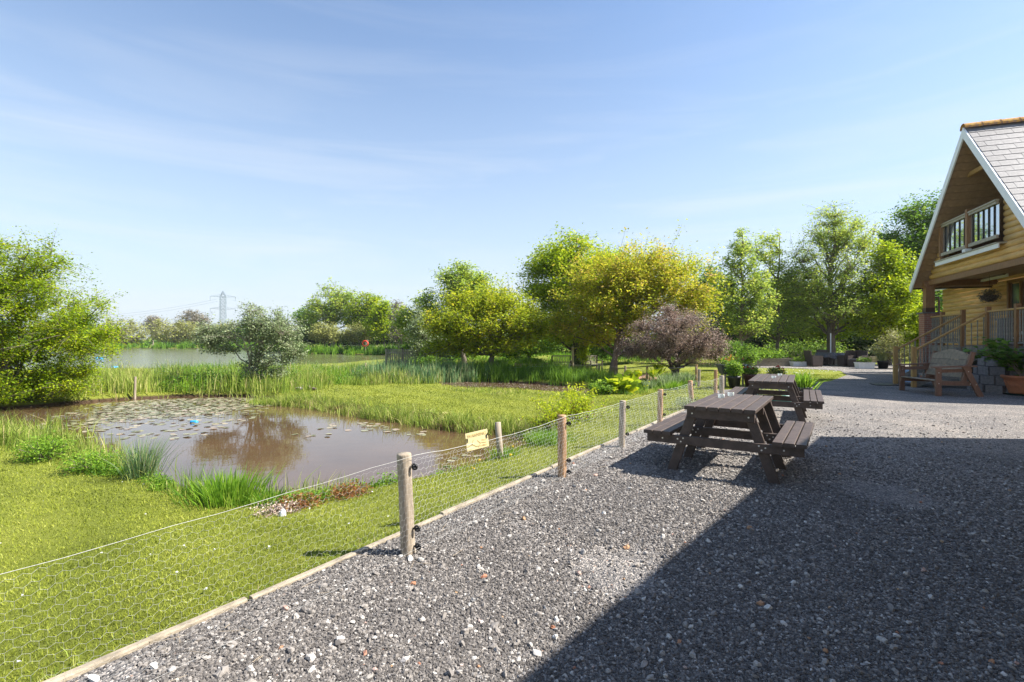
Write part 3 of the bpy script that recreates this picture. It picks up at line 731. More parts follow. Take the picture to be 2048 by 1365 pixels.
def leaf_zone(name, label, poly, n, h, size, m, seed, clump=.5):
    """soft weeds: leafy mounds over an area"""
    rng = np.random.default_rng(seed); k = max(10, n//160); cc = sample_poly(poly, k, rng); ci = rng.integers(0, k, n)
    ch = rng.uniform(h[0], h[1], k)[ci]; d = rand_dirs(n, rng)*(rng.random(n)**.4)[:, None]
    q = cc[ci]+d[:, :2]*clump; ok = (seg_dist(POND, q[:, 0], q[:, 1]) > -.12) & (seg_dist(GRAVEL, q[:, 0], q[:, 1]) > .05); 
    z = np.maximum(HZ(q[:, 0], q[:, 1]), WATER)+np.abs(d[:, 2])*ch
    P = np.column_stack([q, z])[ok]; V, Fq = leaf_quads(P, size, rng, flat=.6); tone = (rng.normal(size=k)*.16)[ci][ok]
    return tag(link(name, np_mesh(name, V, Fq, m, np.clip(.45+tone+rng.normal(size=len(P))*.18, 0, 1))), label, kind='stuff')
# ---------------------------------------------------------------- gravel edging and fences
kb = thing('edging_kerb', 'pale timber edging boards between the lawn and the gravel', 'edging', (*on_edge(0), 0))
kx, ky = E0
s0 = -4.2; k_ = 0
rk = random.Random(4)
while s0 < 8.7:
    ln_ = rk.uniform(1.25, 1.9)
    if s0+ln_ > 8.8: ln_ = 8.8-s0
    a = on_edge(s0+.012, .01+rk.uniform(-.012, .012)); b = on_edge(s0+ln_-.012, .01+rk.uniform(-.012, .012))
    m = MB().beam((a[0]-kx, a[1]-ky, -.03+rk.uniform(-.006, .006)), (b[0]-kx, b[1]-ky, -.03+rk.uniform(-.006, .006)), .044, .13, bev=.008)
    m.build('board', M['kerb'], kb); s0 += ln_

def hexnet(A, B, za, zb, h, sag, rng, cell=.052, rad=.00075, bulge=.0):
    """chicken wire between two posts: zigzag rows joined by short twists, as thin prisms"""
    A, B = np.array(A), np.array(B); Ln = np.linalg.norm(B-A); nu = int(Ln/(cell*.5)); rows = int(h/(cell*.80))+1
    def pos(i, w):
        s = i/nu; base = A+(B-A)*s; top = za*(1-s)+zb*s - sag*4*s*(1-s)
        z = w*top; nrm = np.array([-(B-A)[1], (B-A)[0]])/Ln
        bb = bulge*np.sin(np.pi*s)*np.sin(np.pi*w)
        wob = .006*np.sin(i*.61+w*9)+.004*np.sin(i*1.7-w*21)
        return np.column_stack([base[0]+nrm[0]*(bb+wob), base[1]+nrm[1]*(bb+wob), z+.004*np.sin(i*.37+w*13)]) if False else (base[0]+nrm[0]*(bb+wob), base[1]+nrm[1]*(bb+wob), max(z, .0)+.004*np.sin(i*.37+w*13)+.012)
    S, E_ = [], []
    for r_ in range(rows):
        w0 = r_/rows
        z = [pos(i, w0 + (.28/rows if (i+r_) % 2 else -.0)) for i in range(nu+1)]
        for i in range(nu):
            S.append(z[i]); E_.append(z[i+1])
        if r_ < rows-1:
            for i in range(nu+1):
                if (i+r_) % 2: S.append(z[i]); E_.append(pos(i, (r_+1)/rows))
    return np.array(S), np.array(E_), rad
def prisms(S, E_, rad):
    d = E_-S; ln_ = np.linalg.norm(d, axis=1)[:, None]+1e-9; d = d/ln_
    ref = np.tile([0.31, .2, .93], (len(S), 1)); A = np.cross(d, ref); A /= np.linalg.norm(A, axis=1)[:, None]+1e-9; B = np.cross(A, d)
    V = []
    for P in (S, E_):
        for k in range(3):
            w = 2*np.pi*k/3; V.append(P + (A*math.cos(w)+B*math.sin(w))*rad)
    V = np.stack(V, 1).reshape(-1, 3); b = (np.arange(len(S))*6)[:, None]
    Fq = np.concatenate([b+np.array([[0, 1, 4, 3]]), b+np.array([[1, 2, 5, 4]]), b+np.array([[2, 0, 3, 5]])], 0)
    return V, Fq
POSTS = [(-2.2,1.12,.66,.052,'g',0), (-.70,3.385,.69,.049,'g',-.008), (.53,5.30,.665,.047,'o',0), (1.49,6.80,.64,.046,'g',.004), (2.54,8.60,.62,.047,'o',.004), (3.87,10.75,.60,.050,'o',-.01), (5.16,12.30,.60,.055,'g',0)]
fx, fy = POSTS[1][0], POSTS[1][1]
fence = thing('netting_fence', 'low chicken wire fence on round posts between the pond lawn and the gravel', 'fence', (fx, fy, 0))
def ring_prof(c, R1, r1, nrm, mb):
    n_ = Vector(nrm).normalized(); a = n_.orthogonal().normalized(); b = n_.cross(a); pts = [Vector(c)+(a*math.cos(t)+b*math.sin(t))*R1 for t in np.linspace(0, 2*math.pi, 13)]
    return mb.tube(pts, r1, 5)
rng = np.random.default_rng(3)
for i, (x, y, h, r_, k, ln_) in enumerate(POSTS):
    lx, ly = x-fx, y-fy
    m = MB()
    prof = []
    for z in np.linspace(-.3, h-.01, 9): prof.append((lx+ln_*8*(z/h)*.5+random.uniform(-.002, .002), ly+random.uniform(-.002, .002), z))
    m.tube(prof+[(prof[-1][0], prof[-1][1], h)], [r_*random.uniform(.97, 1.03) for _ in range(9)]+[r_*.94], 14)
    p = smooth(m).build('fence_post', M['post_grey' if k == 'g' else 'post_orange'], fence)
    if i < 6:
        for z in (h-.085, .19, .07):
            if i not in (1, 2) and z < .1: continue
            im = MB(); c = (lx+.855*(r_+.035)+ln_*4*(z/h), ly-.50*(r_+.035)*.6, z)
            im.tube([(lx+.855*r_*.7, ly-.3*r_, z-.002), c], .007, 6); ring_prof(c, .019, .0070, (.3, 1, .2), im)
            im.tube([(c[0]-.012, c[1]-.002, c[2]), (c[0]+.014, c[1]+.002, c[2])], .008, 8)
            smooth(im).build('insulator', M['black'], fence)
for i in range(len(POSTS)-1):
    (x0, y0, h0, r0, *_), (x1, y1, h1, r1, *_) = POSTS[i], POSTS[i+1]
    off = np.array([-.83, .55])*(-(.052))                          # netting runs on the yard face of the posts
    A = np.array([x0-fx, y0-fy])+off; B = np.array([x1-fx, y1-fy])+off
    sag = [.012, .035, .012, .012, .03, .05][i]
    S, E_, rad = hexnet(A, B, h0-.012, h1-.012, .6, sag, rng, cell=.044 if i < 4 else .055, rad=(.00028, .0006)[i] if i < 2 else .0008)
    V, Fq = prisms(S, E_, rad)
    link('netting', np_mesh('netting', V, Fq, M['wire']), fence)
    s = np.linspace(0, 1, 16)
    top = [(A[0]+(B[0]-A[0])*t, A[1]+(B[1]-A[1])*t, (h0*(1-t)+h1*t)-.008-sag*4*t*(1-t)+.003*math.sin(t*31)) for t in s]
    MB().tube(top, .0011 if i == 0 else .0019, 5).build('top_rope', M['rope'], fence)
    if i > 0: MB().tube([(p[0]*1.0, p[1], max(.02, p[2]*.95)) for p in top], .0004, 4).build('strand', M['wire'], fence)
    for zz in (.19, .07):
        MB().tube([(A[0]+.035+(B[0]-A[0])*t, A[1]-.02+(B[1]-A[1])*t, zz-.01*4*t*(1-t)) for t in s], .0004, 4).build('electric_wire', M['blackwire'] if zz > .1 else M['wire'], fence)

# second fence beyond, round the small pond
P2 = [(5.65,13.9,.60,.05), (6.85,18.6,.60,.052), (6.35,17.0,.56,.05), (5.42,20.1,.60,.05), (4.95,21.9,.55,.045), (4.20,24.2,.56,.06), (2.75,24.0,.56,.05), (-1.85,23.8,.42,.05)]
f2 = thing('pond_fence', 'line of short wooden posts with thin wire behind the small pond', 'fence', (6.85, 18.6, 0))
order = [0, 2, 1, 3, 4, 5, 6, 7]
for i in order:
    x, y, h, r_ = P2[i]; zg = hz(x, y)
    m = MB(); m.tube([(x-6.85, y-18.6, zg-.2), (x-6.85+.012, y-18.6, zg+h+.05)], [r_, r_*.95], 10)
    m.build('fence_post', M['post_orange' if i in (0, 1, 3) else 'post_grey'], f2)
for a, b in zip(order[:-1], order[1:]):
    A, B = P2[a], P2[b]
    za, zb = hz(A[0], A[1]), hz(B[0], B[1])
    for fz in (.97, .45):
        MB().tube([(A[0]-6.85+(B[0]-A[0])*t, A[1]-18.6+(B[1]-A[1])*t, (za+A[3-1]*fz)*(1-t)+(zb+B[2]*fz)*t-.03*4*t*(1-t)) for t in np.linspace(0, 1, 6)], .003, 4).build('wire', M['wire'], f2)
# two leaning posts by the pond
x, y = gp(1003, 907, -.03); zg = hz(x, y)
o = MB(); o.tube([(0, 0, -.15), (-.05, 0, .47)], [.042, .040], 12)
t_ = tag(smooth(o).build('pond_post', M['post_grey']), 'pale grey leaning post in the grass at the pond edge beside the yellow sign', 'post'); t_.location = (x, y, zg)
x, y = gp(237, 803, WATER)
o = MB(); o.tube([(0, 0, -.2), (.02, 0, .72)], .035, 8)
t_ = tag(o.build('pond_post', M['post_grey']), 'thin grey post among the reeds by the spreading hawthorn', 'post'); t_.location = (x+.05, y+.6, WATER)
x, y = gp(731, 757, -.3)
o = MB(); o.tube([(0, 0, -.2), (.0, 0, .62)], .04, 8)
t_ = tag(o.build('pond_post', M['timber_pale']), 'pale bare post standing in the reeds left of the grey picket panel', 'post'); t_.location = (x, y, hz(x, y)+.1)

# the yellow sign on the netting
sx, sy = POSTS[1][0]+.552*.755+.06, POSTS[1][1]+.834*.755-.035
sg = thing('warning_sign', 'faded yellow warning sign tied to the netting above the pond', 'sign', (sx-.05, sy-.05, .672))
sg.rotation_euler = (0, 0, .52)
tl = math.radians(-7); Rt = Matrix.Rotation(tl, 3, 'Y')
def spl(x, z, y=0.0): v = Rt @ Vector((x, y, z)); return v
w2, h2 = .096, .070
outline = [(-w2, -h2), (w2, -h2), (w2, h2*.25), (w2-.008, h2*.25), (w2-.008, h2*.55), (w2, h2*.55), (w2, h2), (-w2, h2), (-w2, h2*.45), (-w2+.008, h2*.45), (-w2+.008, h2*.1), (-w2, h2*.1)]
m = MB(); m.add([spl(a, b, -.002) for a, b in outline]+[spl(a, b, .002) for a, b in outline], [tuple(range(12)), tuple(range(12, 24))[::-1]]+[(i, i+12, (i+1) % 12+12, (i+1) % 12) for i in range(12)])
m.build('plate', M['sign'], sg)
for (txt, z, sz_, sp_) in (('WARNING', h2*.62, .034, 1.0), ('DEEP WATER', -h2*.72, .026, 1.0)):
    if txt != 'WARNING': continue
    cu = bpy.data.curves.new('lettering', 'FONT'); cu.body = txt; cu.size = sz_; cu.align_x = 'CENTER'; cu.align_y = 'CENTER'; cu.extrude = .0006
    cu.materials.append(M['signtext'])
    o = link('lettering', cu, sg); o.rotation_euler = (Matrix.Rotation(tl, 4, 'Y') @ Matrix.Rotation(math.radians(90), 4, 'X')).to_euler(); o.location = spl(0, z, -.0035)
m = MB()
for (a, b, c, d, wd) in [(q[0]*.85, q[1], q[2]*.85, q[3], q[4]) for q in ((-.06, -.02, -.01, -.05, .004), (-.04, .01, -.06, -.03, .003), (0, .0, .03, -.03, .004), (.03, -.03, .0, -.06, .003), (-.01, -.045, .08, -.055, .003), (.045, -.005, .085, -.01, .006), (.04, -.025, .09, -.03, .006), (.05, -.045, .09, -.048, .006))]:
    m.beam(spl(a, b, -.0034), spl(c, d, -.0034), .0012, wd)
m.build('faded_marks', M['signtext'], sg)
for sx_ in (-1, 1):
    MB().tube([spl(sx_*(w2-.012), .03, -.006), spl(sx_*(w2-.012), .0, -.006), spl(sx_*(w2-.012), 0, .01)], .003, 5).build('tie', M['black'], sg)

# ---------------------------------------------------------------- picnic tables
def picnic(name, label, loc, rz, L_, frames, group):
    t = thing(name, label, 'picnic table', loc, rz, group)
    r_ = random.Random(int(L_*100))
    TW_ = .70; pw = .108; gap = (TW_-6*pw)/5
    for i in range(6):
        x = -TW_/2+pw/2+i*(pw+gap); dy = r_.uniform(-.004, .004)
        MB().beam((x, -L_/2+dy, .730), (x, L_/2+dy, .730+r_.uniform(-.002, .002)), pw, .040, bev=.005).build('top_plank', M['recycled'], t)
    for sd in (-1, 1):
        for i in range(3):
            x = sd*(.50+i*.103+.045); dy = r_.uniform(-.004, .004)
            MB().beam((x, -L_/2+dy, .430), (x, L_/2+dy, .430+r_.uniform(-.002, .002)), .092, .040, bev=.005).build('seat_plank', M['recycled'], t)
    for k in range(frames):
        y = -L_/2+.115+k*(L_-.23)/(frames-1); s = -1 if k < frames-1 else 1
        for sd in (-1, 1):
            MB().beam((sd*.275, y, .705), (sd*.515, y, .0), .098, .040, up=(0, 1, 0), bev=.004).build('leg', M['recycled'], t)
        MB().beam((-.335, y+s*.042, .662), (.335, y+s*.042, .662), .040, .095, bev=.004).build('top_cleat', M['recycled'], t)
        MB().beam((-.775, y+s*.042, .362), (.775, y+s*.042, .362), .040, .095, bev=.004).build('seat_beam', M['recycled'], t)
        for (bx_, bz_) in ((-.28, .665), (.28, .665), (-.60, .365), (.60, .365), (-.375, .385), (-.40, .345), (-.435, .372), (.375, .385), (.40, .345), (.435, .372)):
            b = MB(); c = Vector((bx_, y+s*.062, bz_)); b.tube([c, c+Vector((0, s*.004, 0))], .0085, 10); b.build('bolt', M['bolt'], t)
    MB().beam((0, -L_/2+.15, .40), (0, L_/2-.15, .40), .035, .06).build('tie_rail', M['recycled'], t) if False else None
    return t
RZ = -math.atan2(.55, .835)
picnic('picnic_table', 'nearer dark brown picnic table, beside the chicken wire fence and part in shade', (2.60, 5.90, 0), RZ, 1.60, 3, 'dark brown picnic tables on the gravel')
picnic('picnic_table', 'farther dark brown picnic table, in front of the flower pots', (5.03, 9.62, 0), -math.atan2(.504, .864), 2.25, 3, 'dark brown picnic tables on the gravel')
def tumbler(label, x, y):
    m = MB(); m.lathe([(.0, 0), (.036, 0), (.040, .045), (.0375, .045), (.034, .008), (0, .008)], 16)
    o = smooth(m).build('glass_ashtray', M['glass']); o.location = (x, y, .7505); tag(o, label, 'ashtray', 'small clear glasses left on the picnic tables')
def on_table(c, rz, lx, ly): return (c[0]+math.cos(rz)*lx-math.sin(rz)*ly, c[1]+math.sin(rz)*lx+math.cos(rz)*ly)
tumbler('clear glass on the nearer table, the one closer to its left edge', *on_table((2.60, 5.90), RZ, -.16, .20))
tumbler('clear glass on the nearer table, the one farther back in its middle', *on_table((2.60, 5.90), RZ, -.10, .48))
tumbler('clear glass on the farther table, the nearer of its two', *on_table((5.03, 9.62), RZ, .03, -.25))
tumbler('clear glass on the farther table, near its far end', *on_table((5.03, 9.62), RZ, .06, .55))

# ---------------------------------------------------------------- the log cabin (local x = into the building, local y = along the gable front, away from the camera)
CR = math.atan2(-.327, .945)
cab = thing('log_cabin', 'honey coloured log cabin with a steep slate gable, balcony and raised porch', 'cabin', (14.70, 16.30, 0), CR)
AY, AZ, SLP = -1.12, 8.04, 1.158; HW = 3.89
th = math.atan(SLP); cs, sn = math.cos(th), math.sin(th)
def zr(y, d=.0): return AZ - d - SLP*abs(y-AY)
XF, XB = -.45, 8.5
for sd in (-1, 1):
    e = HW+.02
    # roof deck
    a = Vector((0, AY, AZ-.05)); b = Vector((0, AY+sd*e, AZ-.05-SLP*e)); nrm = Vector((0, sd*sn, cs))
    m = MB(); vs = []
    for x in (XF+.02, XB):
        for p in (a, b, b-nrm*.10, a-Vector((0, 0, .10/cs))): vs.append((x, p.y, p.z))
    m.add(vs, [(0, 1, 2, 3), (7, 6, 5, 4), (0, 4, 5, 1), (1, 5, 6, 2), (2, 6, 7, 3), (3, 7, 4, 0)])
    m.build('roof_deck', M['dark_void'], cab)
    # white bargeboard in two lengths would hide its joint: one board a side
    bb = .21
    vs = []
    for x in (XF-.03, XF+.012):
        for (yy, zz) in ((AY, AZ-.02), (AY+sd*(e+.02), AZ-.02-SLP*(e+.02)), (AY+sd*(e-.10), AZ-.02-SLP*(e-.10)-bb/cs*1.02), (AY, AZ-.02-bb/cs)): vs.append((x, yy, zz))
    MB().add(vs, [(0, 1, 2, 3), (7, 6, 5, 4), (0, 4, 5, 1), (1, 5, 6, 2), (2, 6, 7, 3), (3, 7, 4, 0)]).build('bargeboard', M['white'], cab)
    # soffit boards, running along the ridge
    bw = .255; nb = int((HW/cs)/bw)
    sbm = MB().box((0, 0, 0), (2.62, bw-.012, .018)).mesh('soffit_board', M['soffit'])
    for i in range(nb):
        s = (i+.55)*bw; o = link('soffit_board', sbm, cab)
        d = Vector((0, sd*cs, -sn)); Rm = Matrix(((1, 0, 0), (0, d.y, nrm.y), (0, d.z, nrm.z))).to_4x4()
        if sd < 0: Rm = Matrix(((-1, 0, 0), (0, d.y, nrm.y), (0, d.z, nrm.z))).to_4x4()
        o.matrix_basis = Matrix.Translation((XF+1.34, AY+d.y*s-nrm.y*.125, AZ-.05+d.z*s-nrm.z*.125-.02)) @ Rm
    # slates
    rows, ex, sw = 22, .27, .40
    slm = MB().box((0, 0, 0), (sw-.008, ex+.07, .010)).mesh('slate', M['slate'])
    hsm = MB().box((0, 0, 0), (sw/2-.008, ex+.07, .010)).mesh('slate', M['slate'])
    far = MB(); rr = random.Random(5)
    for r_ in range(rows):
        for c_ in range(-1, 23):
            if c_ < 0 and not r_ % 2: continue
            x = XF+.02+sw/2+c_*sw+(sw/2 if r_ % 2 else 0)+(sw/4 if c_ < 0 else 0)
            if x > XB: continue
            s = r_*ex+ex*.5+.02
            d = Vector((0, sd*cs, -sn)); dt = (d-nrm*(-.035)).normalized(); nt_ = Vector((1, 0, 0)).cross(dt)*(1 if sd > 0 else -1)
            if nt_.z < 0: nt_ = -nt_
            pos = Vector((x+rr.uniform(-.003, .003), AY, AZ-.05))+d*s+nrm*(.022+rr.uniform(0, .004))
            Rm = Matrix(((1 if sd > 0 else -1, 0, 0), (0, dt.y, nt_.y), (0, dt.z, nt_.z)))
            if sd < 0 and c_ < 9 or (sd > 0 and c_ < 1):
                o = link('slate', hsm if c_ < 0 else slm, cab); o.matrix_basis = Matrix.Translation(pos) @ Rm.to_4x4()
            else: far.box(pos, (sw-.008, ex+.07, .010), m=Rm)
    o = far.build('far_slates', M['slate'], cab); o['kind'] = 'stuff'
# ridge tiles
rt = MB(); n_ = 8
for k, x in enumerate((0, .44)):
    pass
vs = []; fs = []
for x, rr_ in ((0, .155), (.42, .155), (.44, .165), (.46, .165)):
    for k in range(9):
        w = math.pi*(-.08+1.16*k/8); vs.append((x, math.cos(w)*rr_, math.sin(w)*rr_*.9))
for i in range(3):
    for k in range(8): fs.append((i*9+k, i*9+k+1, (i+1)*9+k+1, (i+1)*9+k))
k0 = len(vs)
vs += [(v[0], v[1]*.88, v[2]*.88-.0) for v in vs[:36]]
for i in range(3):
    for k in range(8): fs.append((k0+i*9+k+1, k0+i*9+k, k0+(i+1)*9+k, k0+(i+1)*9+k+1))
for k in range(8): fs.append((k+1, k, k0+k, k0+k+1))
rt.add(vs, fs); rm_ = rt.mesh('ridge_tile', M['ridge'])
for i in range(19):
    o = link('ridge_tile', rm_, cab); o.location = (XF-.04+i*.45, AY, AZ-.045+.004*(i % 2))
# gable log wall
pit = .176
def log(y0, y1, z, x, r_=.098, mt=None, nm='log'):
    if y1-y0 < .08: return
    m = MB(); m.tube([(x, y0, z), (x, y1, z)], r_, 12)
    m.v = [(x+(v[0]-x)*.85, v[1], v[2]) for v in m.v]
    smooth(m); o = m.build(nm, mt or M['log'], cab); return o
OY0, OY1, OZ = -2.35, 1.05, 4.30
z = 3.80
while z < 7.6:
    hw = (AZ-.42-z)/SLP
    yl, yr = AY-hw, AY+hw
    yl, yr = max(yl, -4.78), min(yr, 2.55)
    if z < OZ+.02: log(yl, yr, z, 0)
    else:
        log(yl, min(OY0, yr), z, 0); log(max(OY1, yl), yr, z, 0)
        if yr > OY1:
            m = MB(); m.tube([(-.14, OY1+.06, z), (1.0, OY1+.06, z)], .088, 10); smooth(m).build('log_end', M['log_end'], cab)
        if yl < OY0:
            m = MB(); m.tube([(-.05, OY0-.06, z), (1.0, OY0-.06, z)], .088, 10); smooth(m).build('log_end', M['log'], cab)
    z += pit
# balcony
MB().box((-.10, (OY0+OY1)/2, OZ-.185+.10), (.42, OY1-OY0+.30, .035)).build('balcony_sill', M['handrail_grey'], cab)
MB().box((-.26, (OY0+OY1)/2, OZ-.17), (.03, OY1-OY0+.34, .13)).build('balcony_fascia', M['white'], cab)
ym = -.78
for (yy, w_, mt) in ((OY1-.08, .10, 'stain'), (ym, .115, 'stain')):
    MB().box((-.20, yy, 4.90), (w_, w_, 1.32 if yy == ym else 1.10)).build('balcony_post', M[mt], cab)
MB().box((-.235, ym, OZ-.02), (.16, .20, .09)).build('post_foot', M['white'], cab)
for a, b in ((ym+.06, OY1-.13), (OY0+.02, ym-.06)):
    MB().beam((-.20, a, 5.45), (-.20, b, 5.45), .10, .055, bev=.01).build('balcony_rail', M['handrail_grey'], cab)
    MB().beam((-.20, a, 5.385), (-.20, b, 5.385), .05, .06).build('balcony_subrail', M['handrail_grey'], cab)
    MB().beam((-.20, a, 4.42), (-.20, b, 4.42), .06, .10).build('balcony_bottom_rail', M['handrail_grey'], cab)
    MB().box((-.155, (a+b)/2, 4.91), (.010, b-a, .92)).build('glass_panel', M['mirror'], cab)
    nb = 5
    for i in range(nb):
        yy = a+(b-a)*(i+.75)/(nb+.3)
        MB().box((-.173, yy, 4.91), (.022, .034, .90)).build('baluster', M['dark_void'], cab)
MB().box((1.0, AY, 4.12), (2.0, 7.0, .10)).build('balcony_floor', M['soffit'], cab)
m = MB(); m.prism([(AY-3.3, 4.1), (AY+3.3, 4.1), (AY, AZ-.25)], .06, (2.16, 0, 0), (0, 1, 0), (0, 0, 1)); m.build('balcony_back_wall', M['soffit'], cab)
MB().beam((.06, AY-1.0, 6.78), (.06, AY+1.06, 6.78), .08, .13).build('collar_beam', M['stain_light'], cab)
MB().beam((1.2, AY-1.0, 6.78), (1.2, AY+1.06, 6.78), .08, .13).build('collar_beam', M['soffit'], cab)
# porch: ceiling, beams, columns
for i in range(12):
    x0 = .0+i*.17
    MB().box((x0+.085, AY, 3.70), (.165, 7.4, .03)).build('ceiling_board', M['soffit'], cab)
MB().beam((.02, -4.75, 3.60), (.02, 2.56, 3.60), .14, .18).build('porch_beam', M['stain'], cab)
for yy in (2.42, -4.64):
    MB().beam((-.18, yy, 3.58), (2.1, yy, 3.58), .16, .20).build('porch_beam', M['stain'], cab)
    MB().box((0, yy, 3.03), (.27, .27, .98)).build('column', M['stain'], cab)
    MB().box((0, yy, 3.50), (.36, .30, .14)).build('column_head', M['stain'], cab)
    MB().box((0, yy, 2.60), (.285, .285, .16)).build('column_foot', M['downpipe'], cab)
    MB().box((0, yy, 2.49), (.56, .56, .05)).build('pier_cap', M['blockgrey'], cab)
    MB().box((0, yy, 1.22), (.42, .42, 2.48)).build('pier_core', M['mortar'], cab)
    bm_ = MB()
    for c_ in range(33):
        z = .04+c_*.075
        for sd, ax in ((-1, 0), (1, 0), (-1, 1), (1, 1)):
            cuts = ((-.225, -.005), (.005, .225)) if c_ % 2 else ((-.225, -.118), (-.108, .108), (.118, .225))
            for (p, q) in cuts:
                if ax == 0: bm_.box((sd*.214, yy+(p+q)/2, z), (.022, q-p-.006, .064))
                else: bm_.box(((p+q)/2, yy+sd*.214, z), (q-p-.006, .022, .064))
    o = bm_.build('brickwork', M['brick'], cab); o['kind'] = 'stuff'
# deck
DZ = 1.30
db = MB()
for i in range(14): db.box((.075+i*.145, -1.25, DZ-.015), (.138, 7.6, .03))
db.build('deck_boards', M['timber_grey'], cab)
MB().box((-.02, -1.25, DZ-.13), (.04, 7.6, .19)).build('deck_fascia', M['timber_grey'], cab)
MB().box((1.2, -1.25, .55), (.05, 7.4, 1.1)).build('undercroft_wall', M['dark_void'], cab)
for yy in (2.2, .2, -1.6, -3.2, -4.7): MB().box((.06, yy, .6), (.12, .12, 1.2)).build('deck_post', M['timber_grey'], cab)
def rail(y0, y1, posts):
    MB().beam((0, y0, 2.33), (0, y1, 2.33), .10, .05, bev=.008).build('porch_rail', M['stain_light'], cab)
    MB().beam((0, y0, DZ+.10), (0, y1, DZ+.10), .05, .05).build('porch_bottom_rail', M['timber_grey'], cab)
    n = int(abs(y1-y0)/.115)
    bm = None
    for i in range(n):
        yy = y0+(y1-y0)*(i+.5)/n
        if bm is None:
            m = MB(); m.lathe([(.020, 0), (.020, .14), (.012, .17), (.021, .24), (.013, .33), (.019, .45), (.011, .60), (.019, .70), (.012, .78), (.020, .80), (.020, .93)], 7); bm = smooth(m).mesh('porch_baluster', M['baluster'])
        o = link('porch_baluster', bm, cab); o.location = (0, yy, DZ+.10)
    for yy in posts:
        MB().box((0, yy, 1.36), (.11, .11, 2.22)).build('newel_post', M['stain'], cab)
rail(2.18, .06, (0.0, 1.37)); rail(-1.49, -4.4, (-1.43, -2.83))
# stairs
SX = -1.84; NR = 6
for i in range(NR):
    x = SX+.10+i*(1.84/NR); z = (i+1)*DZ/(NR+1)
    MB().box((x+.13, -.715, z), (.27, 1.34, .035)).build('stair_tread', M['timber_grey'], cab)
for yy in (0.0, -1.43):
    MB().beam((SX+.02, yy, .10), (0, yy, 1.18), .045, .22).build('stringer', M['timber_grey'], cab)
    MB().beam((SX+.04, yy, 1.17), (-.04, yy, 2.30), .055, .06, bev=.01).build('stair_handrail', M['stain_light'], cab)
    MB().box((SX, yy, .62), (.115, .115, 1.30)).build('stair_newel', M['stain_light'], cab)
    for i in range(12):
        f = (i+.7)/12.4; x = SX+(-SX)*f; z0 = .16+1.08*f
        m = MB(); m.tube([(x, yy, z0), (x, yy, z0+.25), (x, yy, z0+.3), (x, yy, z0+.5), (x, yy, z0+.7), (x, yy, z0+.98)], [.021, .021, .013, .019, .012, .021], 6); m.build('stair_baluster', M['baluster'], cab)
# lower front wall set back, with the porch door
z = DZ+.08; WX = 2.05
while z < 3.72:
    if z < 3.45: log(-5.0, .05, z, WX); log(1.68, 6.35, z, WX)
    else: log(-5.0, 6.35, z, WX)
    z += pit
z = DZ+.08-pit
while z > .05:
    log(2.7, 6.35, z, WX); z -= pit
MB().box((WX+.12, .7, 1.9), (.08, 11.2, 3.6)).build('inner_wall', M['dark_void'], cab)
for (yy, w_) in ((1.62, .09), (.95, .06), (.12, .09)): MB().box((WX-.08, yy, 2.38), (.10, w_, 2.16)).build('door_frame', M['stain'], cab)
MB().box((WX-.08, .87, 3.48), (.10, 1.6, .09)).build('door_head', M['stain'], cab)
for a, b in ((.98, 1.57), (.17, .92)):
    MB().box((WX-.05, (a+b)/2, 1.62), (.05, b-a, .64)).build('door_panel', M['bench_red'], cab)
    MB().box((WX-.05, (a+b)/2, 2.68), (.012, b-a-.12, 1.42)).build('door_pane', M['window'], cab)
    for yy in (a+.03, b-.03): MB().box((WX-.05, yy, 2.68), (.05, .06, 1.5)).build('door_stile', M['bench_red'], cab)
# wing roof, fascia, gutter and downpipe
MB().add([(1.55, 2.8, 3.80), (1.55, 6.75, 3.80), (5.2, 6.75, 5.6), (5.2, 2.8, 5.6), (1.55, 2.8, 3.72), (1.55, 6.75, 3.72), (5.2, 6.75, 5.52), (5.2, 2.8, 5.52)], [(0, 3, 2, 1), (4, 5, 6, 7), (0, 1, 5, 4), (1, 2, 6, 5), (2, 3, 7, 6), (3, 0, 4, 7)]).build('wing_roof', M['slate'], cab)
MB().box((1.52, 3.75, 3.66), (.03, 6.0, .17)).build('wing_fascia', M['white'], cab)
MB().tube([(1.44, .8, 3.70), (1.44, 6.8, 3.70)], .055, 8).build('gutter', M['downpipe'], cab)
MB().tube([(1.44, 6.60, 3.68), (1.44, 6.60, 3.50), (1.60, 6.48, 3.38), (1.86, 6.42, 3.34), (1.88, 6.42, 3.2), (1.88, 6.42, .1)], .038, 8).build('downpipe', M['downpipe'], cab)
MB().box((5.2, 1.5, 1.8), (5.6, 8.0, 3.6)).build('rear_walls', M['log'], cab)

# ---------------------------------------------------------------- the building beside the camera, only its shadow falls into the picture
ob = thing('log_building', 'log walled building beside the yard whose shade falls over the gravel', 'building', (8.41, 7.30, 0))
pl = [(0, 0), (11.5, -1.6), (11.5, -16.0), (-9.2, -10.8)]
z = .09; r_ = 0
m = MB(); m.prism(pl[::-1], 3.72, (0, 0, 3.72), (1, 0, 0), (0, 1, 0)); 
m.v = [(v[0], v[1], max(0.0, min(3.72, v[2]))) for v in m.v]
m.v = [(x, y, 0.0 if i < 4 else 3.72) for i, (x, y, zz) in enumerate(m.v)]
m.build('wall', M['log'], ob)
m = MB(); k = len(pl); m.add([(x, y, 3.74) for x, y in pl]+[(x, y, 4.0) for x, y in pl], [(3, 2, 1, 0)[::-1], (4, 5, 6, 7)[::-1]]+[(i, (i+1) % 4, (i+1) % 4+4, i+4)[::-1] for i in range(4)]); m.build('roof', M['slate'], ob)

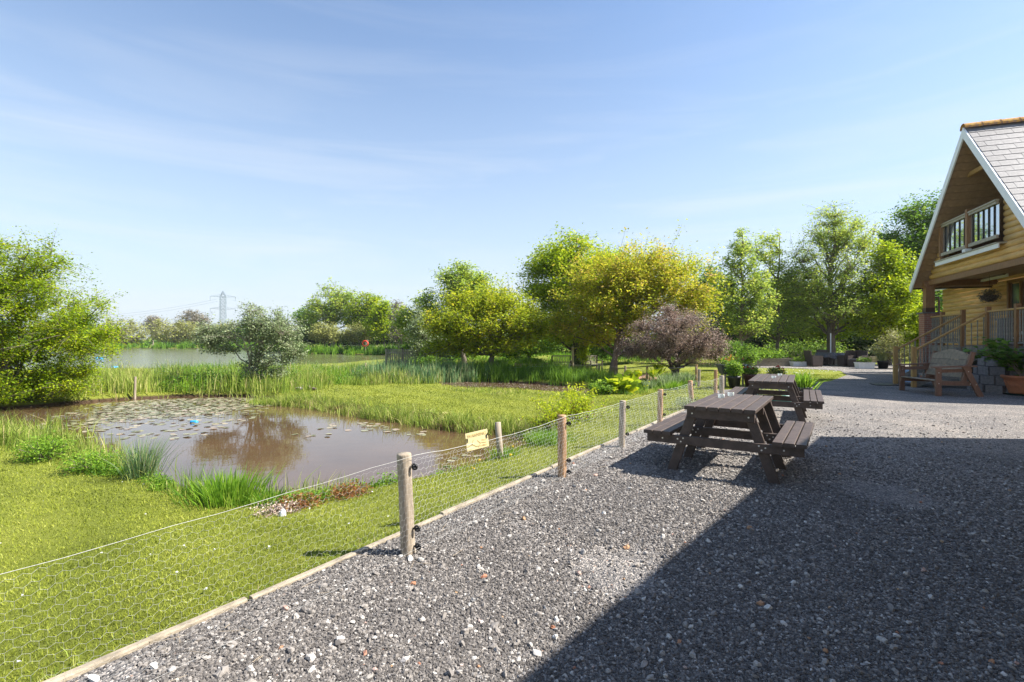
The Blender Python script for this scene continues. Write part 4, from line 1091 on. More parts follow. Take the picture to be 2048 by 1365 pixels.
# ---------------------------------------------------------------- porch things
# slatted companion bench
bn = thing('garden_bench', 'red brown wooden garden bench with an arched slatted back by the porch steps', 'bench', (11.12, 13.05, 0), math.atan2(-.16, .987))
BL = 1.55
for k, y in enumerate((0, BL)):
    MB().beam((0, y, 0), (.01, y, .74), .125, .055, up=(0, 1, 0)).build('leg', M['bench_red'], bn)
    MB().beam((.98, y, 0), (.60, y, .82), .125, .055, up=(0, 1, 0)).build('leg', M['bench_red'], bn)
    MB().beam((-.14, y, .765), (.86, y, .80), .12, .038).build('armrest', M['bench_red'], bn)
    MB().beam((-.06, y+(.05 if k == 0 else -.05), .345), (.84, y+(.05 if k == 0 else -.05), .345), .045, .11).build('side_rail', M['bench_red'], bn)
    MB().beam((.0, y+(.05 if k == 0 else -.05), .66), (.80, y+(.05 if k == 0 else -.05), .69), .045, .09).build('arm_rail', M['bench_red'], bn)
    MB().beam((.62, y+(.05 if k == 0 else -.05), .40), (.84, y+(.05 if k == 0 else -.05), 1.16), .10, .055, up=(0, 1, 0)).build('back_post', M['bench_red'], bn)
    for (x, z) in ((.0, .62), (0, .34), (.72, .34), (.68, .66), (.86, .32)):
        MB().tube([(x, y-.028, z), (x, y-.036, z)], .012, 8).build('bolt', M['bolt'], bn)
for i in range(5):
    MB().beam((.0+i*.125, .06, .415-.012*i), (.0+i*.125, BL-.06, .415-.012*i), .11, .028, bev=.005).build('seat_slat', M['bench_slat'], bn)
def bslat(z0, z1, arch):
    m = MB(); n = 12; vs = []; 
    for th_ in (0, .028):
        for i in range(n+1):
            y = .09+(BL-.18)*i/n; zt_ = z1+arch*max(0, math.sin(math.pi*(i/n)))**1.5
            for z in (z0, zt_): vs.append((.565+(z-.42)*.29+th_, y, z))
    fs = []; q = 2*(n+1)
    for i in range(n):
        a = 2*i; fs += [(a, a+1, a+3, a+2), (q+a, q+a+2, q+a+3, q+a+1), (a+1, q+a+1, q+a+3, a+3), (a, a+2, q+a+2, q+a)]
    fs += [(0, q, q+1, 1), (2*n, 2*n+1, q+2*n+1, q+2*n)]
    m.add(vs, fs).build('back_slat', M['bench_slat'], bn)
for i in range(4):
    bslat(.50+i*.155, .645+i*.155, .12 if i == 3 else 0)
# log slice, step mat
o = MB(); o.tube([(0, 0, 0), (0, 0, .13)], .085, 16); o = tag(o.build('log_slice', M['timber_pale']), 'short pale log slice lying under the garden bench', 'log'); x, y = gp(1855, 777); o.location = (x+.3, y, 0.012)
o = MB(); o.box((0, 0, .01), (1.0, .62, .02)); o = tag(o.build('door_mat', M['black']), 'black mat on the gravel at the foot of the porch steps', 'mat'); o.location = (12.35, 16.3, .014); o.rotation_euler = (0, 0, CR)
# block planter
bp = thing('block_planter', 'round planter of stacked grey concrete blocks beside the garden bench', 'planter', (14.55, 14.0, 0))
for c_ in range(4):
    rr_ = 1.22-.07*c_; n = 17
    for k in range(n):
        a = 2*math.pi*(k+.5*(c_ % 2))/n+random.uniform(-.02, .02); bw = 2*rr_*math.sin(math.pi/n)*.93
        m = MB(); m.box((rr_*math.cos(a), rr_*math.sin(a), .125+c_*.25-.01), (.22, bw, .236), rz=a); m.build('block', M['blockgrey'], bp)
MB().lathe([(0, .92), (1.0, .92), (1.0, .5)], 20).build('soil', M['soil'], bp)
# terracotta pot with a fig
px_, py_ = 13.55, 13.30
tp = thing('terracotta_pot', 'large ridged terracotta pot at the right edge, in front of the block planter', 'pot', (px_, py_, .05))
m = MB(); m.lathe([(0, 0), (.24, 0), (.26, .06), (.30, .20), (.315, .22), (.315, .25), (.34, .38), (.40, .42), (.41, .46), (.40, .485), (.36, .485), (.35, .44), (0, .43)], 30); smooth(m).build('body', M['terracotta'], tp)
m = MB()
for k in range(18):
    a = 2*math.pi*k/18; m.tube([(.323*math.cos(a), .323*math.sin(a), .30), (.330*math.cos(a+.17), .330*math.sin(a+.17), .335), (.323*math.cos(a+.34), .323*math.sin(a+.34), .30)], .012, 5)
m.build('swag', M['terracotta'], tp)
MB().lathe([(0, .41), (.35, .44)], 20).build('soil', M['soil'], tp)
o = MB(); o.lathe([(0, 0), (.30, 0), (.36, .05), (.33, .05), (0, .02)], 24); o = tag(o.build('pot_saucer', M['greenplastic']), 'dark green saucer under the large terracotta pot', 'saucer'); o.location = (px_, py_, .012)
rngf = np.random.default_rng(11)
fg = thing('fig_plant', 'leafy green shrub with broad leaves spreading out of the terracotta pot', 'plant', (px_, py_, .48))
STB = []; LV = []
for k in range(15):
    a = rngf.uniform(math.pi*.45, math.pi*1.25) if k < 9 else rngf.uniform(-1.2, 1.2); reach = rngf.uniform(.7, 1.75) if k < 9 else rngf.uniform(.4, 1.2); top = rngf.uniform(.45, 1.15)
    s = np.linspace(0, 1, 6)[:, None]
    e = np.array([math.cos(a)*reach, math.sin(a)*reach*.6, top]); P = np.array([0, 0, 0])*(1-s)**2 + np.array([e[0]*.3, e[1]*.3, e[2]*.95])*2*s*(1-s) + e*s**2
    P[1:] += rngf.normal(size=(5, 3))*.02; STB.append(P)
    for j in range(44):
        t = rngf.uniform(.35, 1.05); q = P[min(5, int(t*5))] + rngf.normal(size=3)*np.array([.09, .09, .07]); LV.append(q)
v_, f_ = tubes(np.array(STB), np.tile(np.linspace(.014, .004, 6), (15, 1)), 5); link('stem', np_mesh('stem', v_, f_, M['bark_pale'], smooth=True), fg)
def broad_leaves(name, P, size, mt, parent, rng, tilt=.35):
    """lobed leaves: eleven-point outlines folded a little along the midrib"""
    sh = np.array([(0, -.5), (.22, -.38), (.46, -.30), (.34, -.05), (.50, .12), (.24, .18), (0, .52), (-.24, .18), (-.50, .12), (-.34, -.05), (-.46, -.30), (-.22, -.38)])
    n = len(P); nr = rng.normal(size=(n, 3))*tilt + np.array([0, 0, 1]); nr /= np.linalg.norm(nr, axis=1)[:, None]
    t = np.cross(nr, rand_dirs(n, rng)); t /= np.linalg.norm(t, axis=1)[:, None]; b = np.cross(nr, t); s = (size*rng.uniform(.6, 1.25, n))[:, None, None]
    V = P[:, None] + (t[:, None]*sh[None, :, :1] + b[:, None]*sh[None, :, 1:] + nr[:, None]*(-.25*np.abs(sh[None, :, :1])))*s
    V = np.concatenate([V, (P + 0*nr)[:, None]], 1).reshape(-1, 3); base = (np.arange(n)*13)[:, None, None]
    tri = np.array([(12, i, (i+1) % 12) for i in range(12)])[None]
    F3 = (base + tri).reshape(-1, 3)
    return link(name, np_mesh(name, V, F3, mt, np.repeat(rng.random(n), 12)), parent)
broad_leaves('leaves', np.array(LV), .155, M['fig'], fg, rngf)
# trellis stick with trinkets, wreath
tk = thing('bird_feeder_pole', 'bare twiggy pole with white bird feeders standing in the block planter', 'feeder', (14.05, 13.95, .9))
MB().tube([(0, 0, -.1), (.02, .02, .7), (.05, 0, 1.3), (.02, 0, 1.75)], [.018, .015, .012, .006], 6).build('pole', M['bark'], tk)
MB().tube([(.05, 0, 1.1), (.35, -.05, 1.45), (.5, 0, 1.8)], [.010, .008, .004], 5).build('branch', M['bark'], tk)
MB().tube([(-.04, 0, .62), (.18, 0, .80)], .035, 10).build('feeder', M['whitepot'], tk)
MB().tube([(.28, 0, .35), (.28, 0, .55)], .035, 10).build('feeder', M['whitepot'], tk)
MB().tube([(.28, 0, .55), (.30, 0, 1.38)], .004, 4).build('hanger', M['wire'], tk)
wr = thing('dried_hanging_basket', 'dried brown hanging basket below the porch ceiling by the door', 'basket', (15.80, 16.55, 2.95))
rw = np.random.default_rng(9); P = rand_dirs(500, rw)*rw.random(500)[:, None]**.5*np.array([.30, .30, .24]); V, Fq = leaf_quads(P, .09, rw, aspect=.3)
link('dry_stems', np_mesh('dry_stems', V, Fq, M['brown'], rw.random(500)*.4), wr)
MB().lathe([(.02, -.20), (.18, -.14), (.24, 0), (.23, 0), (.16, -.12), (.02, -.17)], 14).build('basket', M['bark_dark'], wr)
MB().tube([(0, 0, 0), (0, 0, .68)], .005, 4).build('chain', M['blackwire'], wr)
o = MB(); o.box((0, 0, .24), (.30, .34, .48)); o.box((0, 0, .50), (.34, .38, .05)); o = tag(o.build('storage_bin', M['bluebin']), 'pale blue plastic bin behind the foot of the porch steps', 'bin'); o.location = (14.05, 17.6, 0.012)
o = MB(); o.box((0, 0, .40), (.42, .42, .80)); o.box((0, 0, .83), (.46, .46, .06)); o = tag(o.build('storage_bin', M['blockgrey']), 'grey lidded bin on the porch behind the stair rail', 'bin'); o.location = (15.9, 16.0, 1.32); o.rotation_euler = (0, 0, CR)

# ---------------------------------------------------------------- pots and planters beyond the tables
def pot(name, label, loc, r0, r1, h, m_, n=18, sq=False, group=None):
    t = thing(name, label, 'pot', loc, group=group)
    m = MB(); m.lathe([(0, 0), (r0, 0), (r1*.96, h*.86), (r1, h*.87), (r1, h), (r1*.93, h), (r1*.9, h*.9), (0, h*.88)], n if not sq else 4); (m if sq else smooth(m)).build('body', m_, t)
    MB().lathe([(0, h*.91), (r1*.92, h*.91)], n if not sq else 4).build('soil', M['soil'], t)
    return t
zt = .0
# grey trough on legs
x, y = 7.05, 16.0
tr_ = thing('flower_trough', 'dark grey trough of red, orange and white flowers raised on a stand', 'planter', (x, y, 0.0))
m = MB(); m.add([(-.36, -.15, .40), (.36, -.15, .40), (.36, .15, .40), (-.36, .15, .40), (-.43, -.21, .68), (.43, -.21, .68), (.43, .21, .68), (-.43, .21, .68)], [(3, 2, 1, 0), (4, 5, 6, 7), (0, 1, 5, 4), (1, 2, 6, 5), (2, 3, 7, 6), (3, 0, 4, 7)]); m.box((0, 0, .685), (.90, .46, .03)); m.build('trough', M['greypot'], tr_)
for sx_ in (-.28, .28):
    for sy_ in (-.12, .12): MB().box((sx_, sy_, .2), (.045, .045, .40)).build('leg', M['timber_grey'], tr_)
plant('trough_flowers', '', '', (0, 0, .69), 'leaf', 900, .40, .24, .05, M['mid'], 21, parent=tr_, part='foliage', flowers=[(M['f_red'], 3, .045), (M['f_pink'], 5, .035), (M['f_org'], 8, .035), (M['f_yel'], 9, .035), (M['f_pur'], 3, .03)])
pot('flower_pot', 'black tapered plastic pot in front of the grey flower trough', (6.82, 15.35, .012), .13, .20, .36, M['black'])
plant('potted_shrub', 'bushy green plant filling the black pot below the trough', 'plant', (6.82, 15.35, .34), 'leaf', 1500, .25, .50, .06, M['mid'], 22, flowers=[(M['f_whi'], 3, .025)])
pot('flower_pot', 'maroon pot standing right of the black pot behind the far table', (7.45, 15.6, .012), .15, .22, .40, M['maroon'])
plant('potted_geranium', 'small red and white flowering plant in the maroon pot', 'plant', (7.45, 15.6, .38), 'leaf', 1000, .26, .30, .05, M['mid'], 23, flowers=[(M['f_red'], 5, .05), (M['f_whi'], 6, .045)])
plant('white_phlox', 'tall white flowers standing behind the grey trough', 'plant', (7.35, 16.9, 0), 'leaf', 700, .25, .75, .05, M['mid'], 24, flowers=[(M['f_whi'], 22, .05)])
pot('flower_pot', 'small dark pot with a red flower behind the far picnic table', (8.4, 15.9, .012), .13, .20, .34, M['greypot'])
plant('potted_pelargonium', 'dark leafed plant with one orange red bloom behind the far table', 'plant', (8.4, 15.9, .32), 'leaf', 800, .28, .30, .05, M['dark'], 25, flowers=[(M['f_red'], 4, .06)])
tl_ = thing('teal_trough', 'long teal plastic trough with soil behind the far picnic table', 'planter', (5.95, 11.55, .012), RZ)
MB().lathe([(0, 0), (.40, 0), (.52, .20), (.55, .21), (.53, .23), (.48, .21), (0, .18)], 20).build('body', M['teal'], tl_); MB().lathe([(0, .19), (.47, .20)], 20).build('soil', M['soil'], tl_)
plant('trough_seedlings', '', '', (0, 0, .18), 'leaf', 500, .38, .14, .04, M['bank'], 26, parent=tl_, part='seedlings')
x, y = 7.25, 12.45
pot('flower_pot', 'dark pot holding the strap leaved lily right of the far table', (x, y, .012), .16, .22, .30, M['greypot'])
plant('day_lily', 'clump of arching bright green strap leaves right of the far table', 'plant', (x, y, .28), 'blade', 190, .20, .50, .035, M['lush'], 27, lean=.55, curve=1.2)

# raised beds
def sleepers(name, label, loc, w_, d_, h_, rz, rows, mt, cat='raised bed', group=None):
    t = thing(name, label, cat, loc, rz, group); hh = h_/rows
    for r_ in range(rows):
        z = hh*(r_+.5)
        for yy in (-d_/2, d_/2): MB().beam((-w_/2, yy, z), (w_/2, yy, z), .055, hh-.012, bev=.006).build('plank', M[mt], t)
        for xx in (-w_/2+.03, w_/2-.03): MB().beam((xx, -d_/2+.03, z), (xx, d_/2-.03, z), .055, hh-.012, bev=.006).build('plank', M[mt], t)
    for xx in (-w_/2+.0, w_/2-.0): MB().box((xx, -d_/2-.03, h_/2+.01), (.08, .06, h_+.04)).build('corner_post', M[mt], t)
    MB().box((0, 0, h_*.45), (w_-.08, d_-.08, h_*.85)).build('soil', M['soil'], t)
    return t
def at(u, v, z=0.0): x, y = gp(u, v, z); return (x, y)
x, y = at(1063, 743, -.26); sleepers('raised_bed', 'long low raised bed of grey sleepers left of the slatted bench', (x, y+.7, hz(x, y)), 1.85, 1.0, .42, 0, 3, 'bed_timber', group='sleeper raised beds')
plant('bed_planting', 'dense dark green leafy crop growing in the long low raised bed', 'plant', (x, y+.7, hz(x, y)+.40), 'blade', 800, .62, .42, .03, M['mid'], 31, lean=.3)
x, y = at(1163, 741, -.24); sleepers('raised_bed', 'short raised bed between the two garden seats beyond the pond', (x, y+1.0, hz(x, y)), .95, .9, .32, 0, 2, 'bed_timber', group='sleeper raised beds')
plant('bed_planting', 'loose green plants with pale flowers in the short raised bed', 'plant', (x, y+1.0, hz(x, y)+.3), 'leaf', 900, .45, .5, .06, M['mid'], 32, flowers=[(M['f_whi'], 6, .05), (M['f_pur'], 4, .05)])
x, y = at(1547, 733); sleepers('raised_bed', 'weathered raised bed with bright foliage behind the lawn, left of the wicker chairs', (x, y+.8, 0), 2.25, 1.4, .46, -.05, 2, 'bed_timber', group='sleeper raised beds')
plant('bed_planting', 'bright yellow green leafy planting in the weathered raised bed', 'plant', (x, y+.8, .42), 'leaf', 2600, 1.0, .45, .10, M['lush'], 33)
x, y = at(1630, 730); sleepers('raised_bed', 'low raised bed running behind the wicker chairs', (x+1.2, y+3.4, 0), 9.5, 1.2, .42, 0, 2, 'bed_timber', group='sleeper raised beds')
plant('bed_planting', 'dark green border plants filling the bed behind the wicker chairs', 'plant', (x+1.2, y+3.4, .38), 'leaf', 4200, 2.6, .8, .13, M['mid'], 34)
x, y = at(1590, 733); 
def trough(label, x, y, w_, d_, h_, rz, seed, mt='whitepot', fl=None):
    t = thing('planter_trough', label, 'planter', (x, y, 0.0), rz)
    m = MB(); a, b = w_/2, d_/2; m.add([(-a*.92, -b*.9, 0), (a*.92, -b*.9, 0), (a*.92, b*.9, 0), (-a*.92, b*.9, 0), (-a, -b, h_), (a, -b, h_), (a, b, h_), (-a, b, h_)], [(3, 2, 1, 0), (4, 5, 6, 7), (0, 1, 5, 4), (1, 2, 6, 5), (2, 3, 7, 6), (3, 0, 4, 7)]); m.box((0, 0, h_-.02), (w_+.03, d_+.03, .04)); m.build('body', M[mt], t)
    plant('x', '', '', (0, 0, h_-.02), 'leaf', 420, a*.85, .26, .07, M['mid'], seed, parent=t, part='foliage', flowers=fl)
trough('white trough planter on the lawn edge left of the wicker armchair', x+.1, y-.2, .85, .4, .28, 0, 41)
x, y = at(1729, 738); trough('white trough planter on the gravel right of the wicker furniture', x, y, .80, .42, .34, -.1, 42)
x, y = at(1766, 738); pot('flower_pot', 'black pot holding the spiky palm near the porch', (x, y, .012), .20, .27, .40, M['black'])
plant('cordyline', 'spiky grey green palm in the black pot near the porch', 'plant', (x, y, .40), 'blade', 90, .10, .95, .05, M['grey'], 43, lean=.75, curve=.4)

# wicker chairs and the round table
def wicker(label, x, y, rz):
    t = thing('wicker_armchair', label, 'armchair', (x, y, .0), rz, 'brown wicker armchairs round the patio table')
    MB().box((0, 0, .22), (.58, .55, .36)).build('seat_base', M['rattan'], t)
    MB().box((.02, 0, .43), (.50, .46, .07)).build('cushion', M['cloth'], t)
    m = MB(); m.add([(-.30, -.30, .05), (-.24, -.30, .05), (-.24, .30, .05), (-.30, .30, .05), (-.42, -.31, .92), (-.36, -.31, .92), (-.36, .31, .92), (-.42, .31, .92)], [(3, 2, 1, 0), (4, 5, 6, 7), (0, 1, 5, 4), (1, 2, 6, 5), (2, 3, 7, 6), (3, 0, 4, 7)]); m.build('backrest', M['rattan'], t)
    for s in (-1, 1):
        m = MB(); m.prism([(-.27, .08), (.28, .08), (.30, .62), (-.33, .66)], .06, (0, s*.31+.03, 0), (1, 0, 0), (0, 0, 1)); m.build('arm', M['rattan'], t)
        for xx in (-.24, .24): MB().box((xx, s*.26, .04), (.04, .04, .08)).build('leg', M['black'], t)
    return t
x, y = at(1628, 734); wicker('left wicker armchair, facing the covered round table', x, y, .05)
x, y = at(1716, 735); wicker('right wicker armchair, facing the covered round table from the porch side', x-.05, y, math.pi+.25)
x, y = at(1678, 733); wicker('wicker armchair in front of the round table, its back to the lawn', x+.2, y-.35, math.pi/2)
wicker('wicker armchair on the far side of the round table', x+.3, y+1.7, -math.pi/2)
tb = thing('patio_table', 'round patio table under a dark patterned cloth between the wicker chairs', 'table', (x+.05, y+.75, 0))
MB().lathe([(0, .70), (.80, .70), (.80, .745), (0, .745)], 24).build('table_top', M['rattan'], tb)
for a in range(4): MB().box((.6*math.cos(a*1.57+.78), .6*math.sin(a*1.57+.78), .35), (.06, .06, .7)).build('leg', M['rattan'], tb)
m = MB(); n = 40; vs = [(0, 0, .752)]
for j, (rr_, zz) in enumerate(((.81, .752), (.84, .60), (.86, .47))):
    for k in range(n):
        a = 2*math.pi*k/n; q = 1+.045*math.sin(k*1.9)*(j > 0)*j; dz = .05*math.sin(k*.8+1)*(j == 2); vs.append((rr_*q*math.cos(a), rr_*q*math.sin(a), zz+dz))
fs = [(0, 1+k, 1+(k+1) % n) for k in range(n)]+[(1+j*n+k, 1+(j+1)*n+k, 1+(j+1)*n+(k+1) % n, 1+j*n+(k+1) % n) for j in range(2) for k in range(n)]
o = tag(MB().add(vs, fs).build('tablecloth', M['cloth']), 'dark patterned cloth draped over the round patio table', 'tablecloth'); o.location = (x+.05, y+.75, 0)
o = MB(); o.tube([(0, 0, 0), (0, 0, 1.15)], .03, 8); o = tag(o.build('parasol_pole', M['whitepot']), 'white pole rising through the middle of the patio table', 'pole'); o.location = (x+.03, y+.8, .76)

# garden seats beyond the pond
def slatbench(label, x, y, w_, rz, zg):
    t = thing('slatted_bench', label, 'bench', (x, y, zg), rz, 'grey slatted garden seats beyond the small pond')
    for xx in (-w_/2, w_/2):
        MB().box((xx, 0, .21), (.06, .06, .42)).build('leg', M['bark_dark'], t); MB().box((xx, .45, .45), (.06, .06, .90)).build('leg', M['bark_dark'], t)
        MB().box((xx, .22, .62), (.07, .52, .04)).build('armrest', M['bark_dark'], t)
        MB().box((xx, -.02, .52), (.05, .05, .20)).build('arm_post', M['bark_dark'], t)
    for i in range(4): MB().box((0, .03+i*.115, .43), (w_, .09, .025)).build('seat_slat', M['timber_grey'], t)
    for zz in (.52, .88): MB().box((0, .45, zz), (w_, .04, .06)).build('back_rail', M['timber_grey'], t)
    for i in range(int(w_/.09)): MB().box((-w_/2+.06+i*.09, .45, .70), (.035, .02, .32)).build('back_slat', M['timber_grey'], t)
x, y = at(1124, 743, -.24); slatbench('slatted garden seat at the end of the long raised bed', x, y, 1.05, math.pi*.0, hz(x, y))
x, y = at(1190, 742, -.2); slatbench('slatted garden seat under the tree beside the short raised bed', x+.1, y+.2, .8, .5, hz(x, y))
x, y = at(1148, 741, -.2); o = MB(); o.tube([(0, 0, 0), (.0, 0, 1.45)], .065, 8); o = tag(o.build('garden_post', M['timber_pale']), 'tall pale post standing right behind the slatted garden seat', 'post'); o.location = (x, y+.6, hz(x, y)-.03)

# picket panel, field fence, life ring
x0_, y0_ = at(772, 733, -.25); pk = thing('picket_panel', 'weathered grey picket panel at the lake end of the garden', 'fence', (x0_, y0_, hz(x0_, y0_)))
for i in range(17): MB().box((i*.135, .1*math.sin(i*.5), .58+random.uniform(-.03, .03)), (.10, .02, 1.15)).build('picket', M['timber_grey'], pk)
for zz in (.3, .9): MB().box((1.1, .06, zz), (2.3, .04, .08)).build('rail', M['timber_grey'], pk)
for xx in (0, 1.1, 2.2): MB().box((xx, .1, .6), (.09, .09, 1.3)).build('panel_post', M['bark_dark'], pk)
ff = thing('field_fence', 'distant wire fence of thin posts in front of the dark hedge', 'fence', (-25, 76, 0))
fpts = [(-27+i*2.3, 78-i*.85) for i in range(21)]
fpm = MB().box((0, 0, .5), (.12, .12, 1.15)).mesh('fence_post', M['timber_grey'])
for (a, b) in fpts: o = link('fence_post', fpm, ff); o.location = (a+25, b-76, hz(a, b))
for zz in (.95, .6, .3): MB().tube([(a+25, b-76, hz(a, b)+zz) for a, b in fpts], .012, 3).build('wire', M['wire'], ff)
x, y, z = ad(731, 688, 68); lr = thing('life_ring', 'red life ring on a post at the far lake bank', 'life ring', (x, y, hz(x, y)))
m = MB(); ring_prof((0, -.08, 1.45), .36, .10, (0, 1, 0), m); m.build('ring', M['redring'], lr); MB().box((0, 0, .9), (.10, .08, 1.9)).build('post', M['timber_pale'], lr)

# floats and ducks
def floaty(label, x, y, s):
    t = thing('blue_float', label, 'float', (x, y, WATER), random.uniform(0, 3)); m = MB()
    m.tube([(-.2*s, 0, .03*s), (.2*s, 0, .03*s)], [.07*s, .06*s], 10); m.tube([(-.05*s, -.1*s, .05*s), (.08*s, .12*s, .06*s)], .05*s, 8)
    smooth(m).build('body', M['bluefloat'], t); MB().tube([(0, 0, .05*s), (.25*s, .1*s, .02*s), (.4*s, .12*s, .0)], .008*s, 4).build('cord', M['rope'], t)
x, y = gp(388, 846, WATER); floaty('bright blue plastic float drifting among the lily pads', x, y, .52)
x, y = gp(199, 718, WATER); floaty('blue float out on the lake, the farther one', x, y, 2.0)
x, y = gp(230, 738, WATER); floaty('blue float on the lake near the hawthorn, the nearer one', x, y, 1.8)
def duck(label, u, v, m_, rz, s=1.0):
    x, y = gp(u, v+3, -.25); t = thing('duck', label, 'duck', (x, y, hz(x, y)), rz)
    m = MB(); pr = [(-.26, .11, .012), (-.20, .10, .045), (-.08, .10, .085), (.05, .10, .092), (.14, .11, .07), (.17, .15, .042), (.175, .19, .036), (.185, .225, .042), (.205, .245, .036), (.235, .242, .018)]
    m.tube([(a*s, 0, b*s) for a, b, c in pr], [c*s for a, b, c in pr], 12); smooth(m).build('body', m_, t)
    MB().beam((.225*s, 0, .24*s), (.285*s, 0, .228*s), .024*s, .010*s).build('beak', M['f_org'], t)
    for sd in (-1, 1):
        m = MB(); m.tube([(-.22*s, sd*.03*s, .13*s), (-.06*s, sd*.075*s, .125*s), (.08*s, sd*.07*s, .12*s)], [.008*s, .035*s, .02*s], 8); smooth(m).build('wing', M['bark_dark'], t)
        MB().tube([(.215*s, sd*.030*s, .252*s), (.215*s, sd*.036*s, .252*s)], .005*s, 6).build('eye', M['black'], t)
duck('pale grey duck resting on the grass spit, left of the brown duck', 598, 779, M['duck2'], .6, .62)
duck('brown duck resting on the grass spit, right of the pale duck', 625, 779, M['duck'], 2.8, .66)

# pylon and lines
PD = 430; px, py, pz = ad(446, 700, PD)
pyl = thing('electricity_pylon', 'tall lattice electricity pylon far beyond the lake trees', 'pylon', (px, py, 0), .35)
PH = (682.5-582)/F_*PD+EYE
lat = MB()
def wd(z): return (2.1+max(0, PH-22-z)*.11) if z < PH-5 else max(.35, 2.1*(PH+1-z)/6)
lv_ = [0, 5, 10, 14.5, 18.5, 22, 25, 28, 31, 34, 37, 40, PH-1.5]
def cor(z):
    w = wd(z); return [(-w, -w, z), (w, -w, z), (w, w, z), (-w, w, z)]
for a, b in zip(lv_[:-1], lv_[1:]):
    A, B = cor(a), cor(b)
    for k in range(4):
        lat.tube([A[k], B[k]], .20, 4, cap=False); q = (k+1) % 4
        lat.tube([A[k], B[q]], .11, 3, cap=False); lat.tube([A[q], B[k]], .11, 3, cap=False); lat.tube([B[k], B[q]], .10, 3, cap=False)
for c in cor(lv_[-1]): lat.tube([c, (0, 0, PH)], .15, 3, cap=False)
lat.build('lattice_tower', M['steel'], pyl)
for zz, ln_ in ((PH-5.5, 9.5), (PH-16.0, 9.5), ):
    for s in (-1, 1):
        m = MB(); m.tube([(0, -.8, zz), (s*ln_, 0, zz+.6)], .13, 3); m.tube([(0, .8, zz), (s*ln_, 0, zz+.6)], .13, 3); m.tube([(0, 0, zz+2.4), (s*ln_, 0, zz+.6)], .13, 3)
        for f in (.25, .5, .75): m.tube([(s*ln_*f, 0, zz+.2), (s*ln_*(f-.12), 0, zz+2.4-1.8*f)], .08, 3)
        m.build('cross_arm', M['steel'], pyl)
        MB().tube([(s*ln_, 0, zz+.6), (s*ln_, 0, zz-3.0)], .16, 5).build('insulator_string', M['steel'], pyl)
pl_ = thing('power_lines', 'thin overhead power lines sagging left from the pylon', 'power line', (px, py, 0))
for zz in (PH-8.5, PH-19, PH-6.5):
    for sx_ in (-1,):
        pts = [(sx_*t*260 - 8, t*(-20)+ (6 if zz > PH-10 else 0), zz-46*4*t*(1-t)*.30-t*6) for t in np.linspace(0, 1, 22)]
        MB().tube(pts, .07, 3).build('cable', M['steel'], pl_)
for zz in (PH-8, PH-18):
    MB().tube([(8+t*300, t*60, zz-60*4*t*(1-t)*.3) for t in np.linspace(0, 1, 20)], .07, 3).build('cable', M['steel'], pl_)
# ---------------------------------------------------------------- lily pads
def pad_poly(rng, n=9):
    a0 = rng.uniform(0, 6.28); return [(math.cos(a0+.25+i*(6.28-.5)/(n-1)), math.sin(a0+.25+i*(6.28-.5)/(n-1))) for i in range(n)]+[(0, 0)]
PADZ = [gp(u, v, WATER) for u, v in [(60,858),(150,880),(250,878),(330,882),(430,868),(470,850),(530,828),(560,806),(520,797),(470,795),(300,799),(200,806),(110,835)]]
DENSE = [gp(u, v, WATER) for u, v in [(170,850),(300,838),(420,830),(500,817),(565,805),(520,798),(470,796),(300,800),(215,808)]]
rng = np.random.default_rng(17)
q1 = sample_poly(DENSE, 2600, rng); q2 = sample_poly(PADZ, 520, rng)
q3 = sample_poly([gp(u, v, WATER) for u, v in [(560,880),(700,872),(850,880),(860,860),(760,845),(640,850)]], 34, rng)
q4 = sample_poly([gp(u, v, WATER) for u, v in [(860,950),(960,915),(960,900),(880,915)]], 7, rng)
Q = np.concatenate([q1, q2, q3, q4]); Q = Q[seg_dist(POND, Q[:, 0], Q[:, 1]) < -.10]
# keep them from piling up
keep = []; cell = {}
for i, (x, y) in enumerate(Q):
    k = (int(x/.11), int(y/.11))
    if k in cell: continue
    cell[k] = 1; keep.append(i)
Q = Q[keep]; order_ = np.argsort(np.hypot(Q[:, 0], Q[:, 1])); Q = Q[order_]
def pad_geo(x, y, z, r_, rng):
    P = pad_poly(rng); tx, ty = rng.normal(size=2)*.035
    vs = [(x+a*r_, y+b*r_, z+(a*tx+b*ty)*r_*1.5+.004+(.02*max(0, rng.random()-.75))) for a, b in P]; return vs
protos = []
for k in range(6):
    v_ = pad_geo(0, 0, 0, 1.0*.062, rng); n = len(v_); vs = v_+[(0, 0, .003)]; fs = [(n, i, (i+1) % n) for i in range(n)]
    protos.append(np_mesh('lily_pad', np.array(vs), np.array(fs), M['pad'], np.full(n, [.1, .35, .5, .65, .8, .95][k])))
for i in range(min(240, len(Q))):
    o = link('lily_pad', protos[int(rng.integers(0, 6))]); s = rng.uniform(.75, 1.35); o.location = (Q[i, 0], Q[i, 1], WATER+.004+.002*rng.random()); o.rotation_euler = (0, 0, rng.uniform(0, 6.28)); o.scale = (s, s, 1)
    tag(o, 'single floating water lily pad on the brown pond', 'lily pad', 'water lily pads floating on the pond')
Vs, Fs, As, b = [], [], [], 0
for i in range(240, len(Q)):
    v_ = pad_geo(Q[i, 0], Q[i, 1], WATER+.003+.003*rng.random(), rng.uniform(.045, .088), rng); n = len(v_)
    Vs += v_+[(Q[i, 0], Q[i, 1], WATER+.006)]; Fs += [(b+n, b+j, b+(j+1) % n) for j in range(n)]; As += [rng.random()]*n; b += n+1
tag(link('lily_pad_mat', np_mesh('lily_pad_mat', np.array(Vs), np.array(Fs), M['pad'], np.array(As))), 'dense mat of lily pads along the reeds at the back of the pond', kind='stuff')

